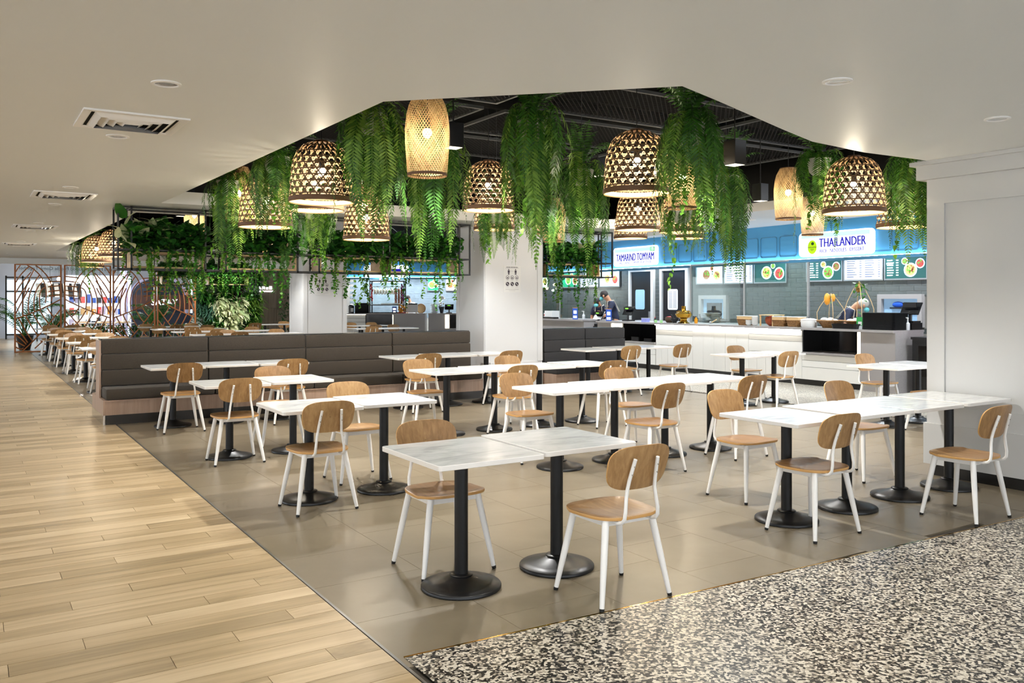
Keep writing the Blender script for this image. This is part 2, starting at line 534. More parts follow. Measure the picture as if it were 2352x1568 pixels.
# bulkhead + far ceiling
tag(bx('trim_3', 'ceiling_paint', None, -9, 9.5, 29, 29.2, 2.62, 2.94), 'off-white bulkhead beam above the copper leaf screens', kind='structure')
tag(bx('ceiling', 'ceiling_paint', None, -9, 9.5, 29.2, 40, 3.0, 3.1), 'far white ceiling beyond the copper leaf screens', kind='structure')

# expanded metal ceiling panels
def mesh_panel_mesh(wx, wy):
    fr = MB()
    for a in ((0, wx, 0, .03), (0, wx, wy-.03, wy), (0, .03, .03, wy-.03), (wx-.03, wx, .03, wy-.03)): fr.box(a[0], a[1], a[2], a[3], 0, .03)
    me1 = fr.mesh('panel_frame', 'frame_grey')
    g = MB(); n = int((wx+wy)/.06)
    for i in range(1, n):
        t = i*.06
        x0, y0 = (t, 0) if t < wx else (wx, t-wx)
        x1, y1 = (0, t) if t < wy else (t-wy, wy)
        dx, dy = x1-x0, y1-y0; L = math.hypot(dx, dy)
        if L < .05: continue
        px, py = -dy/L*.006, dx/L*.006
        g.add([(x0-px, y0-py, .012), (x0+px, y0+py, .012), (x1+px, y1+py, .012), (x1-px, y1-py, .012)], [(0, 1, 2, 3)])
        g.add([(wx-x0-px, y0+py, .016), (wx-x0+px, y0-py, .016), (wx-x1+px, y1-py, .016), (wx-x1-px, y1+py, .016)], [(0, 1, 2, 3)])
    me2 = g.mesh('panel_mesh', 'dark_frame')
    return me1, me2
mat('frame_grey', '4a4c4e', .6, spec=.2)
pm = mesh_panel_mesh(2.3, 1.15)
ORD = ['first', 'second', 'third', 'fourth', 'fifth', 'sixth', 'seventh', 'eighth', 'ninth', 'tenth', 'eleventh', 'twelfth', 'thirteenth', 'fourteenth', 'fifteenth']
MATS['dark_frame2'] = mat('mesh_bar', '101011', .8, spec=.1)
pm[1].materials.clear(); pm[1].materials.append(MATS['mesh_bar'])
for r_ in range(6):
    for q in range(3):
        x, y = 2.15+2.55*q, 3.3+1.4*r_
        if not inview(x+1.1, y+.6, 3.5, 250) or y+1.15 > 11.4: continue
        t = thing('mesh_ceiling_panel', f'dark expanded metal ceiling panel, {ORD[q]} from the left in the {ORD[r_]} row from the front', 'ceiling panel', (x, y, 3.5), group='expanded metal panels in the ceiling void')
        link('panel_frame', pm[0], t); link('panel_mesh', pm[1], t)
        h = MB()
        for hx in (.1, 2.2): h.tube([(hx, .57, .03), (hx, .57, .36)], .006, 5)
        h.build('hanger', 'dark_frame', t)
du = MB().tube([(1.6, 7.75, 3.7), (9.2, 7.75, 3.7)], .12, 14)
tag(du.build('air_duct', 'black_paint', None, True), 'black painted round air duct in the dark ceiling void', 'duct')
du = MB().tube([(10.15, 4.8, 3.42), (10.3, 7, 3.4), (10.5, 11.3, 3.42)], .34, 16)
tag(du.build('air_duct', 'black_paint', None, True), 'large sagging black fabric duct near the food stalls', 'duct')

# ---------------- right wall ----------------
wr = bx('wall_right', 'wall_paint', None, 7.24, 8.2, -4, 4.43, .10, 2.78)
tag(wr, 'white panelled pier wall at the right edge', kind='structure')
mb = MB()
for a in ((-4, 4.43, 2.40, 2.62), (-4, 4.43, .46, .62), (4.27, 4.43, .62, 2.40)):
    mb.box(7.222, 7.24, a[0], a[1], a[2], a[3])
mb.build('panel_moulding', 'wall_paint', wr)
bx('cornice', 'wall_paint', wr, 7.17, 7.24, -4, 4.50, 2.62, 2.745)
bx('cornice_cap', 'wall_paint', wr, 7.13, 7.24, -4, 4.54, 2.745, 2.779)
bx('cornice', 'wall_paint', wr, 7.24, 8.2, 4.43, 4.5, 2.62, 2.779)
bx('plinth', 'wall_paint', wr, 7.20, 7.24, -4, 4.45, .10, .46)
bb = tag(bx('baseboard_right', 'kick_black', None, 7.235, 8.15, -4, 4.40, 0, .10), 'black recessed skirting under the white pier', kind='structure')

# ---------------- columns ----------------
def column(x0, x1, y0, y1, h, label):
    c = bx('wall_column', 'white_paint', None, x0, x1, y0, y1, .10, h)
    tag(c, label, kind='structure')
    m_ = MB()
    for a, b, z0, z1 in ((x0, x0+.10, .52, h), (x1-.10, x1, .52, h), (x0, x1, .10, .36), (x0+.1, x1-.1, .36, .52)):
        m_.box(a, b, y0-.014, y0, z0, z1)
    m_.build('panel_moulding', 'white_paint', c)
    m_ = MB()
    for a, b, z0, z1 in ((y0, y0+.10, .52, h), (y1-.10, y1, .52, h), (y0, y1, .10, .36)):
        m_.box(x0-.014, x0, a, b, z0, z1)
    m_.build('panel_moulding', 'white_paint', c)
    tag(bx('baseboard_column', 'kick_black', None, x0+.02, x1-.02, y0+.02, y1-.02, 0, .10), 'black skirting under '+label, kind='structure')
    return c
col1 = column(7.13, 8.27, 12.0, 12.94, 2.779, 'large white square column between the two benches')
col2 = column(7.05, 8.19, 20.7, 21.75, 3.86, 'further white square column seen above the brown bench')
# ---------------- chair ----------------
def chair_meshes():
    M = {}
    # seat: shield outline, slightly dished, plywood edge
    N = 40; out = []
    for i in range(N):
        a = 2*PI*i/N; c_, s_ = math.cos(a), math.sin(a)
        e = .62
        x = .212*math.copysign(abs(c_)**e, c_); y = .20*math.copysign(abs(s_)**e, s_)
        x *= 1.0+.07*(y/.2)
        out.append((x, y))
    def ring(k, z0, dish): return [(x*k, y*k, z0-dish*(1-k*k)+(.006 if y*k > .12 else 0)) for x, y in out]
    mb = MB()
    rings = [ring(.02, .455, .012), ring(.4, .455, .012), ring(.75, .455, .012), ring(.95, .455, .012), ring(1., .452, 0), ring(1.005, .446, 0), ring(.995, .436, 0), ring(.9, .434, 0), ring(.02, .426, 0)]
    for r_ in rings: mb.v += r_
    for i in range(len(rings)-1):
        for k in range(N): mb.f.append((i*N+k, i*N+(k+1) % N, (i+1)*N+(k+1) % N, (i+1)*N+k))
    mb.f.append(tuple(range(N))); mb.f.append(tuple(8*N+k for k in range(N-1, -1, -1)))
    me = mb.mesh('seat', 'oak_seat', True); me.materials.append(MATS['ply_edge'])
    for p in me.polygons:
        if 4 <= p.index//N < 6: p.material_index = 1
    M['seat'] = me
    # backrest: rounded pill, curved about a vertical axis, tilted
    out = []
    for i in range(N):
        a = 2*PI*i/N; c_, s_ = math.cos(a), math.sin(a); e = .58
        x = .199*math.copysign(abs(c_)**e, c_); z = .117*math.copysign(abs(s_)**(e+.05), s_)
        x *= 1.0+.05*z/.117
        out.append((x, z))
    def P(x, z, t): return (x, -.222-z*.30+.35*x*x*2.2+t-.012, .705+z)
    mb = MB(); th = .006
    seq = [(.03, th), (.5, th), (.9, th), (1., th*.7), (1., -th*.7), (.9, -th), (.5, -th), (.03, -th)]
    for k, t in seq: mb.v += [P(x*k, z*k, t) for x, z in out]
    for i in range(len(seq)-1):
        for k in range(N): mb.f.append((i*N+k, i*N+(k+1) % N, (i+1)*N+(k+1) % N, (i+1)*N+k))
    mb.f.append(tuple(range(N))); mb.f.append(tuple(7*N+k for k in range(N-1, -1, -1)))
    me = mb.mesh('backrest', 'oak', True); me.materials.append(MATS['ply_edge'])
    for p in me.polygons:
        if p.index//N == 3: p.material_index = 1
    M['backrest'] = me
    M['rail'] = MB().box(-.15, .15, .128, .140, .402, .434).box(-.15, .15, -.140, -.128, .402, .434).box(-.157, -.145, -.13, .13, .402, .434).box(.145, .157, -.13, .13, .402, .434).mesh('seat_frame', 'white_metal')
    for sx in (-1, 1):
        for sy in (-1, 1):
            t = Vector((.152*sx, .134*sy, .432)); b = Vector((.226*sx, .196*sy, .012))
            M['leg', sx, sy] = MB().tube([t, t.lerp(b, .5), b], [.0195, .018, .0125], 12).mesh('leg', 'white_metal', True)
            dd = (b-t).normalized()
            M['foot', sx, sy] = MB().tube([b-dd*.004, b+dd*.012], [.0138, .0115], 10).mesh('rubber_foot', 'rubber', True)
        path = [(.112, -.08, .424), (.112, -.185, .424), (.112, -.212, .432), (.110, -.228, .452), (.107, -.232, .49), (.097, -.226, .56), (.090, -.226, .60), (.086, -.236, .645), (.080, -.252, .70), (.074, -.270, .757)]
        path = [(x*sx, y-.004, z) for x, y, z in path]
        M['post', sx] = MB().tube(path, .0098, 10).mesh('back_post', 'white_metal', True)
        sc = MB()
        for i, f_ in ((8, .35), (7, .6)):
            p = Vector(path[i]).lerp(Vector(path[i+1]), f_)
            sc.tube([p+Vector((0, -.008, 0)), p+Vector((0, -.0125, -.002))], .0045, 8)
        M['screw', sx] = sc.mesh('screw', 'chrome')
    return M
CM = chair_meshes()
def chair(x, y, rz, label, group, detail=True):
    t = thing('dining_chair', label, 'chair', (x, y, 0), rz, group)
    link('seat', CM['seat'], t); link('backrest', CM['backrest'], t); link('seat_frame', CM['rail'], t)
    for sx in (-1, 1):
        for sy in (-1, 1):
            l = link('leg', CM['leg', sx, sy], t)
            if detail: link('rubber_foot', CM['foot', sx, sy], l)
        p = link('back_post', CM['post', sx], t)
        if detail: link('screw', CM['screw', sx], p)
    return t
# ---------------- table ----------------
TW, TD = .632, .695
def table_meshes():
    o = rrect(TW, TD, .022); n = len(o)
    mb = MB()
    def rg(k, z): return [(x*(1-k/ (TW/2)), y*(1-k/(TD/2)), z) for x, y in o]
    rs = [rg(0.003, .718), rg(0, .720), rg(0, .7425), rg(.003, .745)]
    for r_ in rs: mb.v += r_
    mb.f.append(tuple(range(n-1, -1, -1)))
    for i in range(3):
        for k in range(n): mb.f.append((i*n+k, i*n+(k+1) % n, (i+1)*n+(k+1) % n, (i+1)*n+k))
    mb.f.append(tuple(range(3*n, 4*n)))
    top = mb.mesh('tabletop', 'marble'); top.materials.append(MATS['table_edge'])
    for p in top.polygons: p.material_index = 0 if p.normal.z > .9 else 1
    pole = MB().lathe([(.037, .07), (.037, .705), (.11, .708), (.11, .7175)], 22).mesh('pole', 'pole_black', True)
    base = MB().lathe([(.214, 0), (.218, .004), (.218, .016), (.213, .022), (.16, .033), (.10, .050), (.068, .063), (.062, .066), (.064, .072), (.060, .076), (.040, .079)], 36).mesh('base', 'cast_iron', True)
    return top, pole, base
TM = table_meshes()
def table(x, y, label, group, dz=0., rz=0.):
    t = thing('dining_table', label, 'table', (x, y, 0), rz, group)
    link('tabletop', TM[0], t, (0, 0, dz)); link('pole', TM[1], t, (0, 0, dz)); link('base', TM[2], t)
    return t
ROWN = {'A': 'front row', 'B': 'second row', 'C': 'third row', 'D': 'row along the brown bench'}
def trow(xs, y, phrases, group, tilt=0.):
    for i, (x, ph) in enumerate(zip(xs, phrases)):
        table(x, y+rnd.uniform(-.008, .008), ph, group, dz=(-.004, .003, 0., .004)[i % 4], rz=rnd.uniform(-.006, .006))
G = 'marble-topped tables on black pedestal bases'
trow([2.255, 2.895], 4.045, ['white marble-topped table nearest the camera, left of the front pair', 'white marble-topped table nearest the camera, right of the front pair'], G)
trow([4.868, 5.535, 6.205, 6.875], 4.03, ['white marble-topped table at the left end of the row meeting the right pier', 'white marble-topped table second from the left in the row meeting the right pier', 'white marble-topped table third from the left in the row meeting the right pier', 'white marble-topped table pushed against the white right pier'], G)
trow([2.24, 2.875], 6.45, ['left marble table of the pair behind the front pair, nearest the planks', 'right marble table of the pair behind the front pair'], G)
trow([4.63, 5.275, 5.92, 6.565], 6.42, [f'{o} marble table from the left in the long middle row of four' for o in ORD[:4]], G)
trow([2.185, 2.825], 8.62, ['left marble table of the pair just before the brown bench tables', 'right marble table of the pair just before the brown bench tables'], G)
trow([4.665, 5.315, 5.965, 6.63], 8.72, [f'{o} marble table from the left in the row of four before the column' for o in ORD[:4]], G)
trow([2.135, 2.78, 3.43], 11.10, [f'{o} marble table from the left along the left half of the brown bench' for o in ORD[:3]], G)
trow([5.35, 6.0, 6.66], 11.16, [f'{o} marble table from the left along the brown bench near the column' for o in ORD[:3]], G)
trow([8.66, 9.31, 9.98], 11.22, [f'{o} marble table from the left along the grey bench' for o in ORD[:3]], G)
trow([9.68, 10.36], 8.82, ['left marble table of the pair in front of the white counter', 'right marble table of the pair in front of the white counter'], G)
trow([9.55, 10.2], 6.38, ['marble table seen just left of the right pier by the counter end', 'marble table partly hidden by the right pier near the counter end'], G)
GC = 'oak chairs with white metal legs among the front tables'
def ch(x, y, face, label, rz=None):
    # face: +1 looks toward +Y (back to camera), -1 toward the camera
    a = (0 if face > 0 else PI)+(rz if rz is not None else rnd.uniform(-.04, .04))
    return chair(x, y, a, label, GC)
ch(2.345, 4.42, -1, 'oak chair facing the camera behind the left front marble table', .0)
ch(2.888, 3.535, 1, 'oak chair nearest the camera, its back turned, at the right front table', .0)
ch(4.78, 3.74, 1, 'oak chair with its back turned at the left end of the right pier row', .0)
ch(6.05, 3.42, 1, 'rightmost oak chair, its back turned, beside the right pier', .03)
ch(5.20, 4.70, -1, 'oak chair facing the camera behind the left end of the right pier row', .02)
ch(6.62, 4.68, -1, 'oak chair facing the camera behind the right pier row, near the pier', .0)
ch(2.215, 6.17, 1, 'oak chair with its back turned at the left table of the second pair', .02)
ch(2.86, 6.98, -1, 'pale oak chair facing the camera behind the right table of the second pair', 0.)
ch(5.24, 5.85, 1, 'oak chair with its back turned at the second table of the long middle row')
ch(4.62, 6.93, -1, 'oak chair facing the camera behind the first table of the long middle row', .04)
ch(5.93, 6.93, -1, 'oak chair facing the camera behind the third table of the long middle row', .0)
ch(6.47, 5.98, 1, 'oak chair with its back turned at the right end of the long middle row')
ch(2.175, 8.36, 1, 'oak chair with its back turned at the left table of the third pair')
ch(2.83, 9.12, -1, 'pale oak chair facing the camera behind the right table of the third pair')
ch(5.30, 8.28, 1, 'oak chair with swirled grain at the second table before the column')
ch(4.66, 9.24, -1, 'oak chair facing the camera behind the first table before the column')
ch(5.97, 9.24, -1, 'pale oak chair facing the camera behind the third table before the column')
ch(6.62, 8.30, 1, 'oak chair with its back turned at the fourth table before the column')
ch(2.14, 10.66, 1, 'oak chair with its back turned at the first brown bench table')
ch(3.43, 10.68, 1, 'oak chair with its back turned at the third brown bench table')
ch(5.34, 10.70, 1, 'oak chair before the first brown bench table near the column')
ch(6.66, 10.68, 1, 'oak chair before the third brown bench table near the column')
ch(8.98, 10.72, 1, 'oak chair with its back turned at the first grey bench table')
ch(10.05, 10.68, 1, 'oak chair with its back turned at the last grey bench table')
ch(9.92, 8.38, 1, 'oak chair with its back turned in front of the white counter')
ch(10.36, 9.36, -1, 'oak chair facing the camera right in front of the white counter')
ch(10.28, 6.98, -1, 'oak chair facing the camera behind the table left of the pier')
ch(9.66, 5.86, 1, 'oak chair mostly hidden by the right pier')
# ---------------- far tables and chairs ----------------
GF = 'small far tables behind the benches'; GFC = 'small far oak chairs behind the benches'
def farrow(xs, y, name, cs):
    for i, x in enumerate(xs): table(x, y, f'far marble table, {ORD[i]} from left in {name}', GF)
    for i, (x, f_) in enumerate(cs):
        chair(x, y-.45 if f_ > 0 else y+.47, (0 if f_ > 0 else PI)+rnd.uniform(-.1, .1), f'far oak chair {"back turned" if f_ > 0 else "facing us"}, {ORD[i]} in {name}', GFC, False)
for k, (y, nm) in enumerate(((15.85, 'the first left row beyond the bench'), (18.05, 'the second left row beyond the bench'), (20.3, 'the third left row beyond the bench'), (22.55, 'the fourth left row beyond the bench'), (24.65, 'the fifth left row beyond the bench'), (27.3, 'the row before the leaf screens'))):
    farrow([1.9, 2.54], y, nm, [(1.95, 1), (2.0, -1), (2.6, -1)] if k != 1 else [(1.92, 1), (2.55, -1)])
for k, (y, nm) in enumerate(((20.6, 'the first centre row beyond the bench'), (22.75, 'the second centre row beyond the bench'), (25.1, 'the third centre row beyond the bench'), (27.2, 'the last centre row behind the bench'))):
    farrow([4.7, 5.34, 5.98, 6.62] if k < 2 else [4.6, 5.24, 5.9], y, nm, [(4.72, 1), (5.3, 1), (5.36, -1), (6.55, -1)] if k < 2 else [(4.6, -1), (5.2, 1), (5.9, -1)])
farrow([8.25, 8.89], 28.0, 'the pair by the plank wall', [(7.75, 1), (9.1, -1)])
farrow([9.4, 10.04, 10.7], 22.6, 'the row by the far counter', [(9.4, 1), (10.1, -1), (10.7, -1)])
farrow([10.4, 11.04], 25.2, 'the last row by the far counter', [(10.4, -1), (11.1, -1)])

# ---------------- benches ----------------
def bench(x0, x1, yf, fabric, label, mods, seat_from=None, endpanel=True, skip=False):
    t = thing('banquette_bench', label, 'bench', ((x0+x1)/2, yf+.55, 0))
    off = Vector((-(x0+x1)/2, -(yf+.55), 0))
    def B(name, mt, *b, bev=None):
        m_ = rbox(*b, b=bev, seg=2) if bev else MB().box(*b)
        m_.v = [tuple(Vector(p)+off) for p in m_.v]
        return m_.build(name, mt, t, bool(bev))
    yb = yf+1.10
    B('kickboard', 'kick_dark', x0+.005, x1, yf+.005, yb-.005, 0, .118)
    B('base_panel', 'bench_wood', x0, x1, yf, yb, .118, .29)
    B('base_lip', 'bench_wood', x0, x1, yf-.015, yb+.015, .29, .303)
    B('back_core', 'bench_wood', x0, x1, yf+.45, yf+.65, .303, 1.03)
    B('back_cap', 'kick_black', x0, x1, yf+.445, yf+.655, 1.03, 1.052)
    if endpanel:
        B('end_panel', 'bench_wood', x0-.022, x0, yf-.005, yb+.005, .118, .303)
        B('end_panel', 'bench_wood', x0-.022, x0, yf+.385, yf+.715, .303, 1.035)
        B('end_kick', 'chrome', x0-.024, x0+.0, yf-.005, yb+.005, 0, .118)
    for i, (a, b) in enumerate(zip(mods, mods[1:])):
        for side in (0, 1):
            y0, y1 = (yf-.01, yf+.452) if side == 0 else (yf+.648, yb+.01)
            B('seat_cushion', fabric, a+.004, b-.004, y0, y1, .305, .445, bev=.028)
            for j, (z0, z1) in enumerate(((.45, .652), (.655, .855), (.858, 1.045))):
                yy = (yf+.355+.01*j, yf+.455) if side == 0 else (yf+.645, yf+.745-.01*j)
                B('back_cushion', fabric, a+.004, b-.004, yy[0], yy[1], z0, z1, bev=.022)
    return t
b1 = bench(1.44, 6.88, 11.63, 'brown_fabric', 'long brown channel-tufted double-sided bench with pale wood end', [1.445, 2.765, 4.125, 5.49, 6.87])
b2 = bench(8.30, 10.12, 11.63, 'grey_fabric', 'shorter charcoal grey channel-tufted bench right of the white column', [8.31, 9.2, 10.11], endpanel=False)
# ---------------- ceiling fittings ----------------
WARM = (1.0, .97, .91); COOL = (.86, .93, 1.0); NEUT = (1., .99, .97)
def diffuser_meshes():
    W = .325
    def sq(r0, z0, r1, z1):
        m_ = MB(); c4 = [(-1, -1), (1, -1), (1, 1), (-1, 1)]
        m_.add([(a*r0, b*r0, z0) for a, b in c4]+[(a*r1, b*r1, z1) for a, b in c4], [(i, (i+1) % 4, 4+(i+1) % 4, 4+i) for i in range(4)])
        return m_
    fr = MB()
    for q in (sq(W, -.012, W, 0), sq(W, -.012, W-.045, -.012), sq(W-.045, -.012, W-.055, -.002)): fr.add(q.v, q.f)
    lv = []
    for k in range(4):
        r0 = W-.075-.055*k
        lv.append(sq(r0, -.004, r0-.04, -.03).mesh('louvre', 'white_metal'))
    back = MB().box(-W+.056, W-.056, -W+.056, W-.056, -.0035, -.0015).mesh('vent_throat', 'black_paint')
    return fr.mesh('vent_frame', 'white_metal'), lv, back
VM = diffuser_meshes()
for y, nm in ((6.37, 'nearest'), (11.24, 'second'), (16.3, 'third'), (21.5, 'fourth')):
    t = thing('air_diffuser', f'square white ceiling air vent with nested louvres, {nm} along the walkway', 'vent', (.95, y, CZ), group='square ceiling vents')
    link('vent_frame', VM[0], t); link('vent_throat', VM[2], t)
    for l in VM[1]: link('louvre', l, t)
dl_ring = MB().lathe([(.082, 0), (.082, -.006), (.066, -.010), (.060, -.004)], 24, cap0=False, cap1=False).mesh('trim_ring', 'white_metal', True)
dl_cup = MB().lathe([(.060, -.004), (.042, -.0012), (.03, -.0008)], 24, cap0=False, cap1=True).mesh('reflector', 'chrome', True)
def downlight(x, y, label, e, col=WARM, z=CZ, ang=120):
    t = thing('recessed_downlight', label, 'downlight', (x, y, z), group='recessed ceiling downlights')
    link('trim_ring', dl_ring, t); link('reflector', dl_cup, t)
    lamp('downlight_lamp', 'SPOT', t, (0, 0, -.03), e, col, .05, ang, .6)
for y, nm in ((5.13, 'in front of the nearest vent'), (6.98, 'just behind the nearest vent'), (10.42, 'in front of the second vent'), (12.33, 'just behind the second vent'), (15.5, 'in front of the third vent'), (17.4, 'just behind the third vent'), (20.6, 'in front of the fourth vent'), (22.5, 'just behind the fourth vent')):
    downlight(.95, y, 'small recessed chrome downlight over the walkway '+nm, 40)
for y in (26.2, ): downlight(.95, y, 'furthest small recessed downlight over the walkway', 40)
downlight(4.11, 3.05, 'recessed downlight right of the opening tip in the front ceiling', 55)
downlight(5.875, 3.10, 'recessed downlight near the top of the right pier', 40)
for i, (x, y) in enumerate(((2.35, 2.3), (.95, 1.5), (.95, 3.3), (-1.6, 2.), (-1.6, 7.), (-1.6, 12.), (-1.6, 18.))):  # unseen downlights added outside the view as general fill light
    downlight(x, y, f'added fill downlight out of frame, {ORD[i]} along the walkway edge', 60 if i == 0 else 28)
for x, nm in ((6.8, 'left'), (8.0, 'right')): downlight(x, 28.3, f'added downlight brightening the {nm} half of the living wall', 150, NEUT)  # downlights added to brighten the living wall
# black cube pendant spots
cube_me = rbox(-.065, .065, -.065, .065, 0, .20, .003, 1).mesh('housing', 'plastic_black')
lens_me = MB().box(-.055, .055, -.055, .055, -.003, 0).mesh('lens', 'bulb_dim')
def cubespot(x, y, z, label, e, tilt=(0, 0)):
    t = thing('cube_pendant_spot', label, 'spotlight', (x, y, z), group='black cube spotlights in the ceiling void')
    link('housing', cube_me, t); link('lens', lens_me, t)
    MB().tube([(0, 0, .2), (0, 0, 3.85-z)], .006, 6).build('rod', 'cable', t)
    lamp('cube_lamp', 'SPOT', t, (0, 0, -.02), e, NEUT,   .045, 128, .55, rot=(tilt[0], tilt[1], 0))
E1 = 190
for x, y, z, lb in ((5.31, 4.92, 2.66, 'black cube spotlight hanging right of the big front basket lamp'), (7.83, 6.86, 2.71, 'small black cube spotlight left of the slim woven lamp'), (3.36, 6.16, 2.80, 'black cube spotlight partly hidden behind the tall woven lamp'),
                    (3.5, 8.0, 2.95, 'black cube spotlight high behind the hanging ferns on the left'), (6.0, 7.6, 2.95, 'black cube spotlight high behind the hanging ferns in the middle'), (8.9, 9.5, 2.95, 'black cube spotlight high before the food stall'), (3.3, 10.6, 2.95, 'black cube spotlight high above the brown bench'), (6.3, 10.7, 2.95, 'black cube spotlight high near the white column'),
                    (9.4, 5.6, 2.95, 'black cube spotlight hidden behind the right pier')):
    cubespot(x, y, z, lb, E1)
for i, (x, y) in enumerate(((3.0, 15), (3.0, 19), (3.0, 23), (6.0, 16), (6.0, 20), (6.0, 23.6), (9.5, 16), (9.5, 20), (9.5, 24))):
    cubespot(x, y, 2.95, f'black cube spotlight above the far tables, {ORD[i%3]} from the front in the {ORD[i//3]} line', E1)

# ---------------- pendant lamps ----------------
def profile_r(prof, z):
    for (r0, z0), (r1, z1) in zip(prof, prof[1:]):
        if z0 <= z <= z1: return r0+(r1-r0)*(z-z0)/max(1e-6, z1-z0)
    return prof[-1][0]
def ribbon(mb, pts, nrm, wd):
    o = len(mb.v); n = len(pts)
    for i, p in enumerate(pts):
        t = (pts[min(i+1, n-1)]-pts[max(i-1, 0)]).normalized()
        s_ = t.cross(nrm[i]).normalized()*wd/2
        mb.v += [tuple(p-s_), tuple(p+s_)]
    for i in range(n-1): mb.f.append((o+2*i, o+2*i+1, o+2*i+3, o+2*i+2))
def weave(prof, nring, ndiag, wd, zmax, ring=True, turns=None, seg=30):
    mb = MB(); h = zmax/nring
    phi = 2*PI/ndiag
    def P(a, z, k=1.):
        r_ = profile_r(prof, z)*k
        return Vector((r_*math.cos(a), r_*math.sin(a), z))
    def Nn(a, z):
        e = .01; r0 = profile_r(prof, max(0, z-e)); r1 = profile_r(prof, min(zmax, z+e))
        return Vector((math.cos(a), math.sin(a), (r0-r1)/(2*e))).normalized()
    if ring:
        for i in range(nring+1):
            z = i*h
            pts = [P(2*PI*k/36, z, .996) for k in range(37)]; nn = [Nn(2*PI*k/36, z) for k in range(37)]
            ribbon(mb, pts, nn, wd)
    for sgn in (-1, 1):
        for j in range(ndiag):
            pts = []; nn = []
            for k in range(seg+1):
                z = zmax*k/seg
                a = phi*j+sgn*(z/h+.5)*phi/2*(turns or 1.)
                pts.append(P(a, z, 1.004)); nn.append(Nn(a, z))
            ribbon(mb, pts, nn, wd)
    return mb
BELL = [(.282, 0), (.280, .06), (.274, .18), (.264, .30), (.245, .38), (.212, .45), (.165, .497), (.11, .525), (.05, .538)]
TUBE = [(.150, 0), (.158, .10), (.168, .25), (.170, .36), (.160, .46), (.140, .545), (.112, .60), (.098, .625)]
m = mat('bamboo_weave', '75593a', .6)
m = leafmat('bamboo_fine', '94744a', 'cdb284', .6, .4, 30.)
bell_w = weave(BELL, 10, 22, .0118, .537).mesh('shade', 'bamboo_weave')
br = MB().lathe([(.284, .0), (.288, .004), (.288, .036), (.281, .04)], 36, cap0=False, cap1=False)
bell_rim = br.mesh('rim', 'bamboo_rim', True)
bell_in = MB().lathe([(.276, .040), (.278, .002), (.284, .0)], 36, cap0=False, cap1=False).mesh('inner_rim', 'bamboo_pale', True)
bell_cap = MB().lathe([(.06, .528), (.06, .545), (.02, .552)], 16).mesh('cap', 'bamboo_rim', True)
tube_w = weave(TUBE, 30, 48, .0060, .624, ring=False, turns=1.25, seg=44)
tube_w = tube_w.mesh('shade', 'bamboo_fine')
tube_rim = MB().lathe([(.150, 0), (.154, .003), (.154, .02), (.149, .022)], 30, cap0=False, cap1=False).mesh('rim', 'bamboo_rim', True)
tube_cap = MB().lathe([(.101, .615), (.101, .63), (.03, .635)], 20, cap0=False).mesh('cap', 'bamboo_rim', True)
sock = MB().lathe([(.012, .12), (.024, .10), (.026, .04), (.02, .03)], 12).mesh('socket', 'cable', True)
bulb_me = MB().ball((0, 0, 0), .036, .036, .04, 14, 9).mesh('bulb', 'bulb', True)
rose = MB().lathe([(.06, .10), (.055, 0)], 16).mesh('ceiling_rose', 'plastic_black', True)
def pendant(kind, x, y, z, label, e=9., rz=0., roof=3.86):
    t = thing('basket_pendant' if kind == 'B' else 'woven_tube_pendant', label, 'pendant lamp', (x, y, z), rz, 'bell-shaped bamboo pendant lamps' if kind == 'B' else 'slim woven pendant lamps')
    if kind == 'B':
        sh = link('shade', bell_w, t); link('rim', bell_rim, t); link('inner_rim', bell_in, t); link('cap', bell_cap, t); bz, top = .27, .55
    else:
        sh = link('shade', tube_w, t); link('rim', tube_rim, t); link('cap', tube_cap, t); bz, top = .33, .63
    b = link('bulb', bulb_me, t, (0, 0, bz)); link('socket', sock, b, (0, 0, 0))
    MB().tube([(0, 0, bz+.11), (0, 0, roof-z)], .004, 6).build('cable', 'cable', t)
    link('ceiling_rose', rose, t, (0, 0, roof-z-.10))
    lamp('bulb_lamp', 'POINT', t, (0, 0, bz-.075), e, (1., .87, .66), .03)
